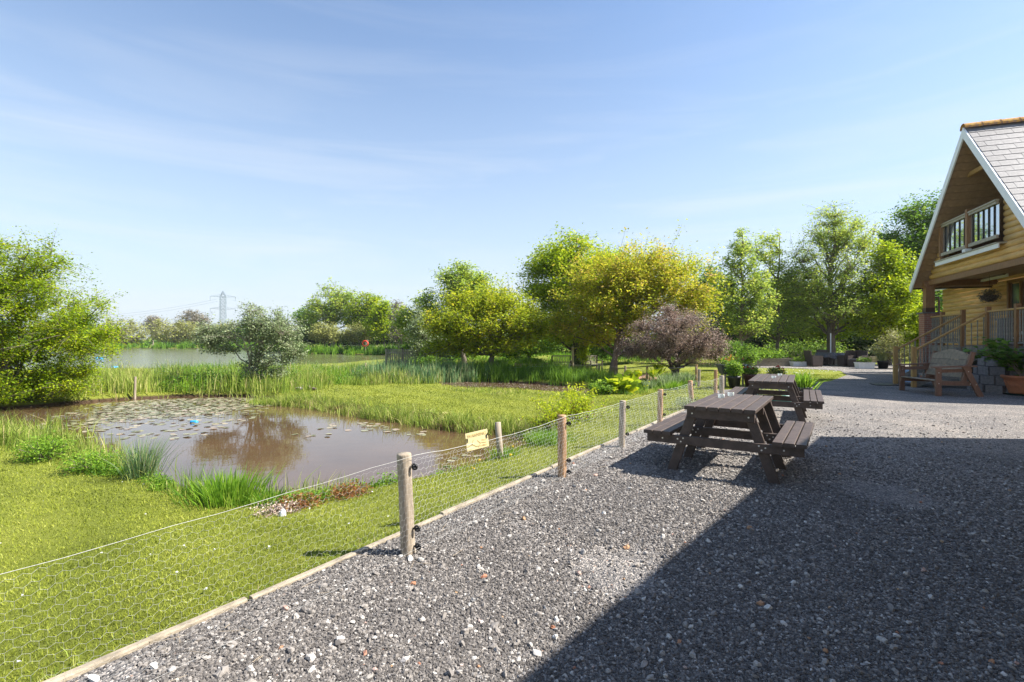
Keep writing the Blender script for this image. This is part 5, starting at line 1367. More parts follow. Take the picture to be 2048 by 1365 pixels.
# ---------------------------------------------------------------- lawn blades, daisies
rng = np.random.default_rng(5)
X, Y, r = polar(680000, 1.3, 26, -64, 58)
q = np.column_stack([X, Y]); g = seg_dist(GRAVEL, X, Y)
ok = (g > .035) & (seg_dist(POND, X, Y) > .10) & (seg_dist(POND2, X, Y) > .1) & (Y < 26)
q, r = q[ok], r[ok]
lf = .5+.5*np.sin((q[:, 0]*.80+q[:, 1]*.60)*5.4)           # faint mowing stripes
tone = np.clip(.42+.16*(lowfreq(q[:, 0], q[:, 1], .8)-.5)+.22*(lowfreq(q[:, 0], q[:, 1], 3.1, 1.0)-.5)+.26*(lf-.5)+rng.normal(size=len(q))*.17, 0, 1)
h = rng.uniform(.011, .030, len(q))*(1+.5*(lowfreq(q[:, 0], q[:, 1], 2.3, 2.)-.5))*np.clip(.6+.07*r, 0, 1.5)
w = (.0014+.0015*r)*rng.uniform(.7, 1.3, len(q))
z = HZ(q[:, 0], q[:, 1])
tag(link('lawn_grass', tri_blades('lawn_grass', np.column_stack([q, z-.004]), h, w, M['turf'], rng, tone, lean=.7)), 'short mown lawn grass between the gravel and the ponds', kind='stuff')
# flowers in the lawn
def dots(name, label, q, size, m, hz_=.03):
    z = HZ(q[:, 0], q[:, 1])+hz_; P = np.column_stack([q, z]); P = np.repeat(P, 3, 0)+rng.normal(size=(3*len(q), 3))*size*.12
    V, Fq = leaf_quads(P, np.repeat(size*np.ones(len(q)), 3), rng, aspect=.95, flat=2.0)
    tag(link(name, np_mesh(name, V, Fq, m, rng.random(len(P)))), label, kind='stuff')
X, Y, r = polar(900, 2.2, 24, -60, 50); q = np.column_stack([X, Y]); ok = (seg_dist(GRAVEL, X, Y) > .3) & (seg_dist(POND, X, Y) > .3) & (seg_dist(POND2, X, Y) > .2) & (rng.random(900) > .55); dots('daisies', 'white daisies dotted over the lawn', q[ok], .015, M['f_whi'])
q = sample_poly([gp(u, v, 0) for u, v in [(1490,762),(1690,742),(1690,737),(1480,737)]], 260, rng); dots('lawn_daisies', 'white daisies on the lawn behind the picnic tables', q, .045, M['f_whi'])
q = sample_poly([on_edge(1.5, .6), on_edge(3.5, .6), on_edge(3.5, 1.8), on_edge(1.5, 1.8)], 5, rng); dots('dandelions', 'yellow dandelions in the lawn behind the fence', q, .04, M['f_yel'], .05)
# rough grass and weeds along the edging
rng2 = np.random.default_rng(8)
s = rng2.uniform(-3, 8.7, 7000); nn = np.abs(rng2.normal(size=7000))*.06+.035; q = np.column_stack([E0[0]+EL[0]*s+EN[0]*nn, E0[1]+EL[1]*s+EN[1]*nn])
k = lowfreq(q[:, 0], q[:, 1], 3.0) > .42; q = q[k]
tag(link('edge_grass', blade_mesh('edge_grass', np.column_stack([q, np.full(len(q), -.03)]), rng2.uniform(.03, .09, len(q)), np.full(len(q), .005), M['bank'], rng2, lean=.6)), 'uncut grass along the edging boards', kind='stuff')
# dry straw on the gravel edge
s = rng2.uniform(-3, 8, 170); nn = -np.abs(rng2.normal(size=170))*.28-.03; q = np.column_stack([E0[0]+EL[0]*s+EN[0]*nn, E0[1]+EL[1]*s+EN[1]*nn]); a = rng2.uniform(0, 3.14, 170); l_ = rng2.uniform(.03, .12, 170)
S = np.column_stack([q, np.full(170, .03)]); E_ = S+np.column_stack([np.cos(a)*l_, np.sin(a)*l_, rng2.uniform(-.004, .01, 170)]); V, Fq = prisms(S, E_, .0013)
tag(link('dry_straw', np_mesh('dry_straw', V, Fq, M['timber_pale'])), 'dry straw stalks lying along the gravel edge', kind='stuff')

# ---------------------------------------------------------------- rough grass, reeds and bank plants
def pz(pts, z): return [gp(u, v, z) for u, v in pts]
# near bank of the pond
grass_zone('near_bank_grass', 'ragged grass along the near edge of the pond', pz([(-300,925),(-40,880),(110,915),(250,950),(380,1000),(520,1020),(640,1000),(760,985),(860,958),(960,918),(1060,892),(1100,884),(1095,876),(1055,884),(960,908),(890,924),(820,946),(740,968),(600,980),(520,995),(430,990),(330,966),(210,922),(100,893),(-60,862),(-300,890)], -.26),
           9500, (.08, .24), (.006, .012), M['bank'], 51, lean=.45, clump=.5, hclump=.6, allow_wet=True)
grass_zone('left_bank_grass', 'tall yellow green grass clumps on the left bank of the pond', pz([(-320,935),(-60,905),(60,910),(170,925),(300,958),(330,955),(210,900),(120,868),(20,852),(-100,850),(-320,890)], -.34),
           6500, (.22, .55), (.008, .014), M['bank'], 52, lean=.45, clump=.6, hclump=.5, allow_wet=True)
# strip between the ponds
grass_zone('spit_bank_grass', 'tall tufted grass hanging over the far bank of the pond', pz([(500,799),(620,803),(700,816),(800,832),(880,844),(960,853),(1050,857),(1100,860),(1110,868),(1060,864),(960,860),(880,851),(800,839),(700,824),(620,811),(560,806),(500,803)], -.34),
           13000, (.12, .44), (.010, .018), M['bank'], 53, lean=.5, clump=.55, hclump=.45, allow_wet=True)
grass_zone('spit_bank_straw', 'bleached dead grass hanging at the waterline of the spit', pz([(620,809),(700,822),(800,837),(880,849),(960,858),(1060,862),(1060,868),(960,864),(880,855),(800,842),(700,827),(620,813)], -.40),
           12000, (.10, .25), (.008, .016), leafmat('dead_grass', [(.09,.055,.03), (.22,.14,.07), (.42,.30,.16)]), 54, lean=.7, clump=.4, allow_wet=True)
# reed bank between pond and lake
grass_zone('reed_bank', 'tall green reeds between the pond and the lake', pz([(-200,815),(100,805),(200,800),(300,795),(470,793),(560,800),(640,790),(640,760),(600,752),(400,758),(200,762),(-200,770)], -.40),
           26000, (.28, .78), (.012, .024), M['bank'], 55, lean=.34, clump=.9, hclump=.35, allow_wet=True)
grass_zone('reed_bank_green', 'fresh green reeds and iris between the pond and the lake', pz([(330,790),(500,792),(640,778),(760,766),(760,752),(600,748),(330,752)], -.40),
           9000, (.22, .70), (.018, .034), M['lush'], 56, lean=.25, clump=.9, hclump=.4, allow_wet=True)
grass_zone('wild_meadow', 'pale flowering wild grass right of the grey willow bush', pz([(560,774),(700,773),(860,769),(880,762),(780,750),(640,748),(560,752)], -.28),
           15000, (.18, .62), (.012, .024), M['bank'], 57, lean=.3, clump=.9, hclump=.4)
grass_zone('iris_reeds', 'blue green iris reeds at the edge of the small pond', pz([(700,770),(800,772),(862,772),(880,764),(1000,761),(1000,754),(880,754),(720,756)], -.38),
           8500, (.40, .82), (.022, .040), M['reed'], 58, lean=.16, clump=.6, hclump=.4, allow_wet=True)
grass_zone('pond_front_weeds', 'low weeds along the front of the small pond', pz([(870,780),(1000,794),(1180,802),(1190,795),(1080,791),(1000,787),(900,776)], -.30),
           1600, (.05, .20), (.012, .02), M['bank'], 59, lean=.45, clump=.5, hclump=.6, allow_wet=True)
grass_zone('shaded_sedge', 'dark sedge overhanging the back of the small pond', pz([(900,762),(1040,765),(1180,774),(1235,780),(1200,764),(1060,752),(900,752)], -.40),
           17000, (.35, .75), (.018, .030), M['mid'], 60, lean=.35, clump=.6, hclump=.4, allow_wet=True)
leaf_zone('nettle_bank', 'leafy nettles and docks among the reeds behind the pond', pz([(330,788),(480,786),(640,780),(760,765),(640,752),(340,752)], -.35), 34000, (.22, .66), .075, M['lush'], 65, .5)
leaf_zone('dark_nettles', 'dark nettles in the shade of the grey willow bush', pz([(380,786),(560,790),(600,775),(560,765),(400,765)], -.38), 9000, (.3, .8), .07, M['mid'], 66, .4)
leaf_zone('bank_weeds', 'low leafy weeds along the far pond bank', pz([(600,804),(800,830),(950,850),(1060,856),(1060,850),(950,843),(800,823),(640,801)], -.3), 7000, (.05, .18), .035, M['bank'], 67, .22)
leaf_zone('near_weeds', 'low leafy weeds along the near pond edge', pz([(180,935),(300,965),(430,1005),(560,1015),(700,995),(860,962),(960,920),(940,915),(850,950),(700,985),(560,1000),(430,992),(300,955),(190,925)], -.2), 6500, (.04, .16), .028, M['lush'], 68, .16)
# lake banks
grass_zone('lake_bank_reeds', 'bright reeds on the right bank of the lake', [(-10.5,47),(-12.4,59.5),(-17,66.3),(-29.5,71.3),(-49,96.5),(-53,101),(-31,80),(-12,76),(-8.5,52)], 12000, (.5, 1.3), (.06, .13), M['lush'], 61, lean=.3, clump=1.0, allow_wet=True)
grass_zone('far_lake_bank', 'green grass along the far shore of the lake', [(-200,133),(-110,127),(-64,118.5),(-50.5,98),(-46,100),(-60,124),(-106,133),(-200,139)], 8000, (.8, 1.6), (.15, .35), M['lush'], 62, lean=.3, clump=1.5, allow_wet=True)
grass_zone('meadow_bank', 'sunlit rough grass bank beyond the garden trees', [(-9,34),(14,34),(14,48),(-9,48)], 12000, (.15, .5), (.03, .06), M['lush'], 63, lean=.35, clump=1.5, hclump=.6)
grass_zone('shrub_border_grass', 'mixed low planting between the small pond and the chip path', pz([(1180,786),(1260,790),(1340,782),(1390,775),(1380,758),(1320,756),(1230,762),(1170,764)], -.25), 4200, (.10, .30), (.014, .024), M['mid'], 64, lean=.4, clump=.5)
# brown litter floating on the small pond
q = sample_poly(POND2, 1100, rng); P = np.column_stack([q, np.full(len(q), WATER+.005)]); V, Fq = leaf_quads(P, .07, rng, flat=8); tag(link('floating_litter', np_mesh('floating_litter', V, Fq, M['brown'], rng.random(len(q)))), 'pale petals and leaf litter floating on the small pond', kind='stuff')
# seed heads over the reeds
q = sample_poly(pz([(300,790),(470,792),(620,780),(760,760),(640,750),(300,752)], -.4), 900, rng); P = np.column_stack([q, WATER+rng.uniform(.45, .85, len(q))]); P = np.repeat(P, 3, 0)+rng.normal(size=(2700, 3))*np.array([.03, .03, .06]); V, Fq = leaf_quads(P, .05, rng)
tag(link('seed_heads', np_mesh('seed_heads', V, Fq, M['variegated'], rng.random(len(P)))), 'pale seed heads and flowers above the reeds', kind='stuff')

# single plants
def pl_at(u, v, z): x, y = gp(u, v, z); return (x, y, hz(x, y)-.01)
def P_(name, label, u, v, *a, z=-.3, **k): return plant(name, label, 'plant', pl_at(u, v, z), *a, **k)
P_('rush_clump', 'dark spiky rush clump leaning right at the near pond edge', 285, 958, 'blade', 300, .16, .58, .007, M['reed'], 71, lean=.30, curve=.15, wind=(.16, 0), z=-0.26)
P_('rush_clump', 'thin rushes standing in the water left of the horsetails', 385, 980, 'blade', 90, .22, .42, .005, M['mid'], 72, lean=.25, curve=.1, z=-0.20)
P_('fern_clump', 'low feathery green clump beside the tall grass at left', 90, 925, 'leaf', 2400, .34, .34, .030, M['lush'], 73)
P_('fern_clump', 'second low feathery clump, left of the dark rush clump', 185, 945, 'leaf', 2200, .34, .24, .028, M['lush'], 74)
P_('horsetail_patch', 'bright horsetails at the near pond edge, the tallest patch', 455, 992, 'blade', 650, .32, .34, .012, M['lush'], 75, lean=.22, curve=.2, z=-0.18)
P_('horsetail_patch', 'small bright horsetail tuft right of the tallest patch', 540, 998, 'blade', 200, .14, .20, .012, M['lush'], 76, lean=.25, curve=.2, z=-0.18)
P_('red_bank_plant', 'reddish low plants on the near bank behind the netting, the left patch', 600, 1008, 'leaf', 1000, .25, .11, .026, M['rust'], 77, z=-0.16)
P_('red_bank_plant', 'reddish low plants on the near bank, the right patch by the fence post', 700, 985, 'leaf', 850, .22, .12, .026, M['rust'], 78, z=-0.12)
P_('purple_groundcover', 'dull purple ground cover beside the white stone on the bank', 560, 1022, 'leaf', 800, .22, .08, .022, M['purple'], 79, z=-0.16)
o = MB(); o.lathe([(0, 0), (.03, .01), (.028, .04), (.015, .07), (0, .075)], 7); o = tag(o.build('white_stone', M['whitepot']), 'small white stone standing in the low plants at the pond edge', 'stone'); x, y, z = pl_at(566, 1028, -.14); o.location = (x, y, z)
P_('green_tuft', 'fresh green tuft in front of the leaning grey post', 1010, 912, 'blade', 420, .20, .17, .006, M['lush'], 80, z=-.08)
P_('long_grass', 'long fresh grass at the right end of the pond', 1100, 897, 'blade', 1100, .30, .24, .008, M['lush'], 81, z=-.12)
for i, (u, v, s_, lb) in enumerate(((1062,862,.55,'yellow green spiraea with reddish leaves, leftmost of the row by the pond'), (1112,860,.80,'tall yellow green spiraea in the middle of the row by the pond'), (1165,852,.72,'yellow green spiraea at the right end of the row'))):
    x, y, z = pl_at(u, v, -.25)
    rngs = np.random.default_rng(90+i); root = thing('spiraea_bush', lb, 'bush', (x, y, z))
    ns = 34; e = np.column_stack([rngs.normal(size=(ns, 2))*.36, rngs.uniform(.35, 1.0, ns)*s_]); b0 = np.column_stack([rngs.normal(size=(ns, 2))*.12, np.full(ns, -.03)]); s = np.linspace(0, 1, 6)[None, :, None]
    SW = b0[:, None]*(1-s)+e[:, None]*s; SW[:, 1:, :2] += rngs.normal(size=(ns, 5, 2))*.012
    v_, f_ = tubes(SW, np.repeat(np.linspace(.005, .002, 6)[None], ns, 0), 3); link('stem', np_mesh('stem', v_, f_, M['bark_dark']), root)
    ti = rngs.integers(0, ns, 2600); t = rngs.uniform(.15, 1.05, 2600)*5; j = np.minimum(4, t.astype(int)); P = SW[ti, j]*(1-(t-j))[:, None]+SW[ti, j+1]*(t-j)[:, None]+rngs.normal(size=(2600, 3))*.035
    V, Fq = leaf_quads(P, .042, rngs); link('leaves', np_mesh('leaves', V, Fq, M['bright'], np.clip(.35+.5*P[:, 2]/s_+rngs.normal(size=2600)*.2, 0, 1)), root)
    k = P[P[:, 2] < .6*s_]; k = k[::5]; V, Fq = leaf_quads(k+rngs.normal(size=k.shape)*.03, .04, rngs); link('red_leaves', np_mesh('red_leaves', V, Fq, M['rust'], rngs.random(len(k))), root)
# gunnera and its neighbours
def gunnera(label, u, v, n, rad, h, size, seed, z=-.25):
    x, y, zz = pl_at(u, v, z); rg = np.random.default_rng(seed); t = thing('gunnera', label, 'plant', (x, y, zz)); LP_, st = [], []
    for i in range(n):
        a = rg.uniform(0, 6.28); r_ = rad*rg.random()**.6; hh = h*rg.uniform(.35, 1)*(1-.35*r_/rad); e = np.array([r_*math.cos(a), r_*math.sin(a), hh]); st.append(np.array([e*0+[0, 0, 0], e*np.array([.35, .35, .55]), e])); LP_.append(e)
    v_, f_ = tubes(np.array(st), np.tile([.018, .014, .01], (n, 1)), 5); link('stalk', np_mesh('stalk', v_, f_, M['mid'], np.full(len(f_), .8)), t)
    broad_leaves('leaves', np.array(LP_), size, M['bright'], t, rg, .55)
gunnera('big leaved gunnera behind the lawn spit, the largest clump', 1240, 786, 48, .62, .62, .34, 101)
gunnera('smaller gunnera clump right of the largest one', 1265, 772, 20, .35, .75, .36, 102)
P_('leafy_shrub', 'low leafy green shrub left of the gunnera', 1205, 790, 'leaf', 1800, .42, .38, .07, M['mid'], 103)
P_('iris_clump', 'pale striped iris clump right of the gunnera', 1300, 780, 'blade', 100, .22, .42, .022, M['variegated'], 104, lean=.45, curve=.8)
P_('iris_clump', 'grey green iris clump at the foot of the purple tree', 1338, 778, 'blade', 240, .34, .62, .022, M['variegated'], 105, lean=.35, curve=.6)
P_('iris_clump', 'bright green iris leaves in front of the purple tree', 1350, 785, 'blade', 200, .34, .40, .018, M['lush'], 106, lean=.35)
P_('iris_clump', 'pale green iris clump left of the far fence corner', 1375, 776, 'blade', 170, .30, .55, .022, M['variegated'], 107, lean=.35, curve=.6)
for i, (u, v, hh, lb) in enumerate(((1306,764,.62,'young tree fern with a bare stem, the shorter one left of the purple tree'), (1318,760,.70,'young tree fern with a fuller crown beside the purple tree'))):
    x, y, zz = pl_at(u, v, -.1); t = thing('tree_fern', lb, 'fern', (x, y, zz)); MB().tube([(0, 0, -.1), (0, 0, hh*.62)], [.035, .03], 8).build('stem', M['bark_dark'], t)
    plant('x', '', '', (0, 0, hh*.6), 'blade', 46, .12, .42, .07, M['bright'], 110+i, parent=t, part='fronds', lean=.7, curve=.5)
P_('weed_tuft', 'grey green weeds at the foot of the fence behind the near table', 1372, 822, 'leaf', 900, .28, .28, .03, M['grey'], 112, z=-.03)

# ---------------------------------------------------------------- trees and bushes
tree('hawthorn_bush', 'wide spreading yellow green hawthorn on the left bank of the pond', 'bush', 30, 14.4,
     [(40,705,175,100), (20,610,160,110), (130,650,95,75), (-90,560,150,110), (-140,690,150,110), (95,755,95,50), (175,690,65,42), (-10,540,90,60), (50,775,140,34), (60,540,70,60)], M['hawthorn'], M['bark'],
     trunk_r=.08, limbs=44, twigs=2600, leaves=100000, leaf=.066, sigma=.11, ext=.65, seed=201, multi=5, twig_r=.007, cover=.15, shell=1.9)
tree('grey_willow_bush', 'rounded grey green willow bush with bare stems between pond and lake', 'bush', 505, 18.2,
     [(555,690,58,62), (540,655,62,38), (500,640,32,32), (440,682,52,38), (585,700,26,40), (415,668,30,28), (530,745,50,28)], M['grey'], M['bark_pale'],
     trunk_r=.085, limbs=26, twigs=650, leaves=20000, leaf=.075, sigma=.10, ext=.25, seed=202, multi=7, twig_r=.010, cover=.45, shell=2.4)
tree('yellow_cherry', 'yellow green cherry with a pale trunk and low tiered limbs', 'tree', 985, 25,
     [(960,635,105,58), (1030,640,78,58), (900,650,58,52), (985,600,80,42), (1060,660,46,46), (885,690,48,30), (1000,690,90,28), (940,690,70,28)], M['cherry2'], M['bark'],
     trunk_r=.17, limbs=26, twigs=1100, leaves=34000, leaf=.125, sigma=.18, ext=.5, seed=203, fork=.34, twig_r=.014)
tree('light_alder', 'loose light green tree behind the yellow cherry', 'tree', 925, 34,
     [(920,590,68,68), (865,640,62,54), (960,600,52,54), (830,660,44,42), (920,548,40,28), (820,640,30,40)], M['airy'], M['bark'],
     trunk_r=.18, limbs=24, twigs=1100, leaves=24000, rise=.5, leaf=.16, sigma=.2, ext=.5, seed=204, fork=.25)
tree('green_maple', 'dense bright green maple behind the copper cherry', 'tree', 1150, 30,
     [(1150,560,108,86), (1130,522,72,52), (1210,600,100,76), (1080,590,52,62), (1100,650,80,44), (1180,660,90,40), (1230,540,60,40)], M['bright'], M['bark_dark'],
     trunk_r=.26, limbs=34, twigs=1500, leaves=60000, leaf=.15, sigma=.26, ext=.6, seed=205, fork=.2)
tree('copper_cherry', 'wide vase shaped cherry with coppery orange green leaves', 'tree', 1228, 24,
     [(1250,590,120,80), (1330,570,95,60), (1380,600,60,55), (1170,620,80,60), (1300,535,80,42), (1230,660,80,40), (1395,640,48,42), (1150,660,60,34), (1230,545,70,45)], M['cherry'], M['bark'],
     trunk_r=.16, limbs=34, twigs=1300, leaves=62000, leaf=.115, sigma=.17, ext=1.4, seed=206, multi=5, twig_r=.012, cover=.2)
tree('weeping_purple_birch', 'low domed purple brown weeping tree with a crooked trunk', 'tree', 1348, 20.3,
     [(1345,670,95,48), (1290,690,58,40), (1400,685,58,42), (1345,640,60,30), (1275,705,42,26), (1425,700,42,34), (1310,712,70,24), (1395,718,55,22)], M['purple'], M['bark_dark'],
     trunk_r=.15, limbs=26, twigs=2200, leaves=44000, leaf=.05, sigma=.075, ext=.4, droop=.28, seed=207, multi=2, twig_r=.008, cover=.05, fork=.3)
tree('slender_poplar', 'slender airy tree with a straight pale trunk', 'tree', 1482, 29,
     [(1483,560,42,90), (1483,500,26,45), (1450,600,40,50), (1520,600,36,60), (1490,650,50,30)], M['airy'], M['bark'],
     rise=.6, trunk_r=.13, limbs=34, twigs=900, leaves=13000, leaf=.13, sigma=.13, ext=.3, seed=208, fork=.2, trunk_top=1.0, twig_r=.011)
tree('young_ash', 'thin open topped young tree right of the slender poplar', 'tree', 1555, 32,
     [(1545,560,45,75), (1580,590,40,70), (1530,500,30,35), (1570,650,60,40)], M['airy'], M['bark'],
     rise=.6, trunk_r=.12, limbs=26, twigs=800, leaves=11000, leaf=.14, sigma=.16, ext=.6, seed=209, fork=.2, trunk_top=1.0, twig_r=.010)
tree('tall_maple', 'tall light green maple behind the wicker furniture with many rising limbs', 'tree', 1663, 31,
     [(1665,540,88,95), (1665,460,62,50), (1610,590,55,55), (1720,590,55,60), (1665,620,95,45), (1700,480,50,45)], M['airy'], M['bark'],
     trunk_r=.27, limbs=60, twigs=2400, leaves=36000, leaf=.115, sigma=.15, limb_r=.24, rise=.9, ext=.7, seed=210, fork=.22, trunk_top=.9, twig_r=.012, cover=.3)
tree('green_sycamore', 'dense green sycamore rising behind the cabin gable', 'tree', 1830, 36,
     [(1810,500,60,85), (1860,470,70,85), (1830,600,90,75), (1870,430,45,40), (1920,540,60,80)], M['mid'], M['bark_dark'],
     trunk_r=.30, limbs=30, twigs=1300, leaves=34000, leaf=.19, sigma=.26, ext=.7, seed=211, fork=.2)
tree('yellow_maple', 'mid height yellow green maple in front of the sycamore', 'tree', 1770, 30,
     [(1765,600,75,55), (1800,560,48,52), (1740,640,60,40), (1800,650,60,40), (1770,520,40,38)], M['bright'], M['bark_dark'],
     trunk_r=.18, limbs=28, twigs=1100, leaves=28000, leaf=.15, sigma=.2, ext=.4, seed=212, fork=.15, multi=2)
tree('garden_tree', 'bushy green tree filling the gap left of the tall maple', 'tree', 1600, 38,
     [(1600,620,80,75), (1560,610,60,65), (1640,650,70,60)], M['bright'], M['bark_dark'], trunk_r=.15, limbs=22, twigs=700, leaves=18000, leaf=.17, sigma=.26, seed=213, fork=.15)
tree('garden_tree', 'grey green tree between the copper cherry and the slender poplar', 'tree', 1435, 38,
     [(1430,610,52,78), (1460,640,50,60), (1400,580,44,66), (1500,650,50,50)], M['mid'], M['bark_dark'], trunk_r=.15, limbs=22, twigs=700, leaves=16000, leaf=.17, sigma=.26, seed=214, fork=.15)
tree('olive_shrub', 'grey olive shrub right of the picket panel', 'bush', 850, 31,
     [(850,690,38,32), (835,650,30,42), (880,700,34,28), (865,722,42,22)], M['grey'], M['bark_dark'], trunk_r=.08, limbs=14, twigs=360, leaves=8000, leaf=.12, sigma=.14, seed=215, multi=3)
tree('bank_shrub', 'low dark green shrub beside the picket panel over the iris reeds', 'bush', 880, 27.5,
     [(880,735,50,20), (850,728,28,22)], M['mid'], M['bark_dark'], trunk_r=.05, limbs=10, twigs=200, leaves=4500, leaf=.10, sigma=.12, seed=216, multi=3)
tree('climbing_shrub', 'upright dark shrub growing between the two slatted garden seats', 'bush', 1166, 26,
     [(1166,705,16,28), (1170,680,14,20)], M['bright'], M['bark_dark'], trunk_r=.04, limbs=8, twigs=120, leaves=2400, leaf=.09, sigma=.1, seed=217, multi=2)
tree('laurel_bush', 'dark green laurel bush behind the flower trough', 'bush', 1470, 24.5,
     [(1470,708,42,26), (1500,712,28,20), (1440,712,24,18)], M['mid'], M['bark_dark'], trunk_r=.05, limbs=12, twigs=260, leaves=7000, leaf=.09, sigma=.12, seed=218, multi=4)
tree('dry_shrub', 'straw coloured twiggy shrub beside the porch steps', 'bush', 1795, 26,
     [(1795,690,36,40), (1770,700,26,28), (1830,700,30,34)], M['olive'], M['bark_pale'], trunk_r=.04, limbs=12, twigs=420, leaves=5500, leaf=.08, sigma=.1, seed=219, multi=5)
tree('porch_shrub', 'bright leafy shrub against the brick pier of the porch', 'bush', 1835, 22.5,
     [(1835,670,28,45), (1880,680,40,34), (1850,630,24,28)], M['bright'], M['bark_dark'], trunk_r=.05, limbs=12, twigs=300, leaves=7500, leaf=.10, sigma=.12, seed=220, multi=3)
# dark hedge masses behind the garden
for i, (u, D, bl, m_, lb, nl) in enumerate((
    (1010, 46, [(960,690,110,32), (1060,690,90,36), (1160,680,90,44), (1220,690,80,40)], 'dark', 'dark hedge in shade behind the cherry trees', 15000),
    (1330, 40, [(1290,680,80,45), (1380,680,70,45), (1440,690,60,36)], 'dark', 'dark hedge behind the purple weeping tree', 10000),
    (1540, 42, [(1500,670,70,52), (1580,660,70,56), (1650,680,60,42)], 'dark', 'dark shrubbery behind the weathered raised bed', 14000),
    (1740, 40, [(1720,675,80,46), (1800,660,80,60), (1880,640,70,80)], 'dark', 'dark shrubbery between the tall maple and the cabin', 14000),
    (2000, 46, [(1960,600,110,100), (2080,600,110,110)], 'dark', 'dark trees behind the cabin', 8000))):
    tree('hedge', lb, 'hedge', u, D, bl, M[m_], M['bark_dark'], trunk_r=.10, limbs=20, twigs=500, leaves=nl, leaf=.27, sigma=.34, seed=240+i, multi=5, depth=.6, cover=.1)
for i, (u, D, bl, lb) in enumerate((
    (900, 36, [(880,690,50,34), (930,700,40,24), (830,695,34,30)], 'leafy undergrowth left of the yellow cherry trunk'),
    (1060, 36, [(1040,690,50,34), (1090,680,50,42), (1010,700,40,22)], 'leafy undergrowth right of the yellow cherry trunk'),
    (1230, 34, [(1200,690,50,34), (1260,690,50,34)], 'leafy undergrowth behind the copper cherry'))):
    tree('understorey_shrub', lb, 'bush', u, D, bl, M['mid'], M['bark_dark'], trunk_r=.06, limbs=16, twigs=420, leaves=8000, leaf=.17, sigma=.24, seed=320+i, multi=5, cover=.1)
# trees along the lake
tree('ash_tree', 'open pale ash tree on the right lake shore', 'tree', 665, 84, [(660,610,46,40), (690,620,36,42), (640,640,40,32)], M['airy'], M['bark'], trunk_r=.45, limbs=30, twigs=700, leaves=9000, leaf=.34, sigma=.40, ext=1.2, seed=261, fork=.2, twig_r=.035)
tree('ash_tree', 'yellow flowering tree right of the open pale ash', 'tree', 733, 82, [(735,615,36,28), (735,645,34,26), (705,640,18,30)], M['hawthorn'], M['bark_pale'], trunk_r=.35, limbs=24, twigs=600, leaves=8500, leaf=.34, sigma=.42, ext=.6, seed=262, fork=.2, twig_r=.03)
tree('lakeside_tree', 'yellow green bushy tree left of the grey twiggy tree', 'tree', 768, 72, [(768,625,24,25), (760,655,34,30)], M['bright'], M['bark_dark'], trunk_r=.2, limbs=14, twigs=300, leaves=6500, leaf=.34, sigma=.4, seed=263)
tree('lakeside_tree', 'grey brown twiggy tree, not yet in leaf, by the lake path', 'tree', 797, 66, [(797,630,20,34), (800,670,26,28)], M['brown'], M['bark'], trunk_r=.18, limbs=16, twigs=500, leaves=4200, leaf=.20, sigma=.26, ext=.6, seed=264, twig_r=.02)
tree('lakeside_tree', 'dark green conical tree at the left end of the lakeside row', 'tree', 615, 88, [(615,640,26,26), (610,665,30,22)], M['mid'], M['bark_dark'], trunk_r=.2, limbs=12, twigs=240, leaves=4500, leaf=.4, sigma=.5, seed=265)
tree('sallow_bush', 'brownish sallow bush by the lake, left one', 'bush', 650, 76, [(650,668,34,24)], M['olive'], M['bark'], trunk_r=.12, limbs=12, twigs=320, leaves=4200, leaf=.24, sigma=.3, seed=266, multi=3)
tree('sallow_bush', 'brownish sallow bush by the lake, right one', 'bush', 720, 74, [(722,668,34,22), (690,672,26,18)], M['olive'], M['bark'], trunk_r=.12, limbs=12, twigs=320, leaves=4200, leaf=.24, sigma=.3, seed=267, multi=3)
tree('hedge', 'low dark hedge along the field fence by the lake', 'hedge', 700, 86, [(620,684,50,16), (700,682,60,20), (790,680,60,24), (860,680,50,26)], M['dark'], M['bark_dark'], trunk_r=.1, limbs=14, twigs=300, leaves=7500, leaf=.5, sigma=.6, seed=268, multi=4, depth=.4, cover=.1)
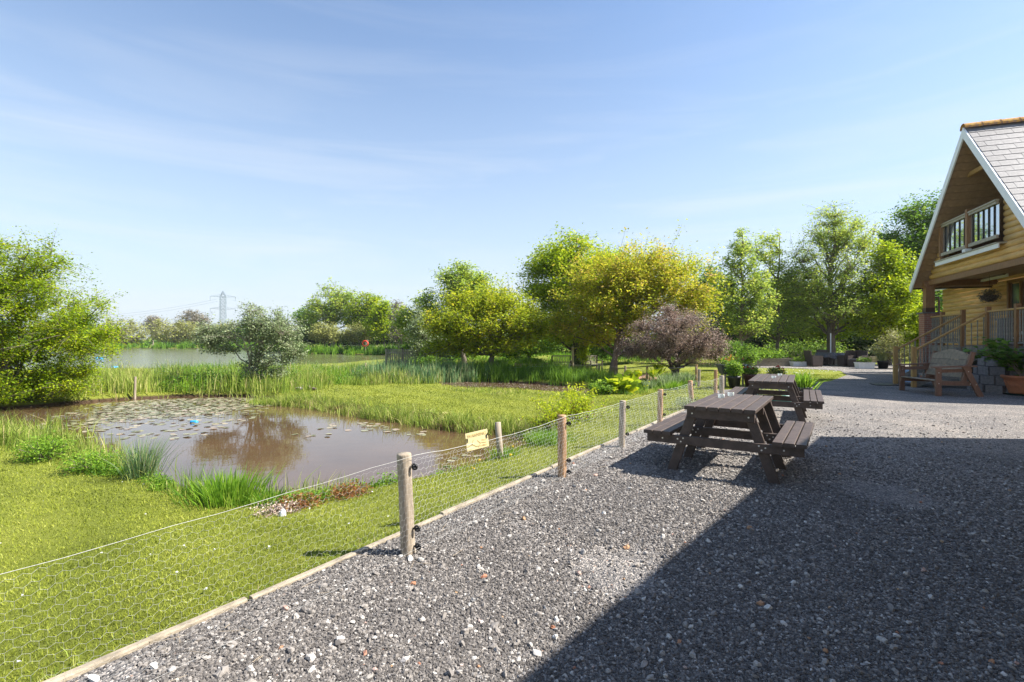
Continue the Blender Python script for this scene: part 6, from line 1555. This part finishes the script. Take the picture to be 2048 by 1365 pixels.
for i, (u, D, bl, m_, lb, sz_) in enumerate((
    (245, 140, [(245,668,50,30)], 'olive', 'rounded pale willow on the far shore behind the hawthorn', .5),
    (340, 138, [(340,666,46,30), (370,668,30,26)], 'olive', 'broad yellowish willow in the middle of the far shore', .5),
    (420, 136, [(425,672,36,24), (455,670,30,26)], 'olive', 'pale willow on the far shore left of the grey willow bush', .5),
    (385, 175, [(386,646,32,26)], 'brown', 'round leafless grey tree behind the far willows', .55),
    (305, 185, [(308,652,20,20)], 'brown', 'small leafless tree between two far willows', .5),
    (510, 180, [(508,640,18,34), (545,660,30,22)], 'brown', 'bare grey tree showing above the grey willow bush', .45),
    (520, 138, [(500,675,40,22), (570,678,36,20)], 'mid', 'green trees on the far shore behind the grey willow bush', .6),
    (190, 138, [(180,672,34,24), (120,668,50,28)], 'mid', 'green trees on the far shore behind the hawthorn', .6),
    (30, 150, [(30,665,80,32), (-80,665,90,36)], 'mid', 'far green trees hidden behind the spreading hawthorn', .7))):
    tree('willow_tree' if m_ == 'olive' else 'far_tree', lb, 'tree', u, D, bl, M[m_], M['bark_pale'] if m_ != 'mid' else M['bark_dark'], trunk_r=.25, limbs=22, twigs=520, leaves=5200 if m_ != 'brown' else 3200, leaf=sz_, sigma=.55, ext=.8, seed=280+i, multi=2, twig_r=.04 if m_ != 'brown' else .055, cover=.1)
# far woodland all round the horizon
rng = np.random.default_rng(77); n = 26000
a = np.radians(rng.uniform(-75, 75, n)); rr_ = rng.uniform(230, 300, n); hh = 4.5+3.2*np.sin(a*23)+2.0*np.sin(a*61+1)+1.2*np.sin(a*140); hh = np.maximum(hh, 1.5)
P = np.column_stack([np.sin(a)*rr_, np.cos(a)*rr_, rng.random(n)**.8*hh]); V, Fq = leaf_quads(P, 1.9, rng)
tag(link('far_woodland', np_mesh('far_woodland', V, Fq, M['mid'], rng.random(n)*.7)), 'distant woodland along the horizon', kind='stuff')

# pale spring air over the lake and fields
hb = MB().box((0, 365, 25.5), (1560, 820, 57)); hm = bpy.data.materials.new('haze'); hm.use_nodes = True; hm.node_tree.nodes.clear()
pv = hm.node_tree.nodes.new('ShaderNodeVolumePrincipled'); pv.inputs['Color'].default_value = (.90, .95, 1, 1); pv.inputs['Density'].default_value = .00024; pv.inputs['Anisotropy'].default_value = .2
mo = hm.node_tree.nodes.new('ShaderNodeOutputMaterial'); hm.node_tree.links.new(pv.outputs[0], mo.inputs['Volume'])
hz_o = hb.build('haze', hm); tag(hz_o, 'thin pale haze in the air over the lake and fields', kind='stuff')
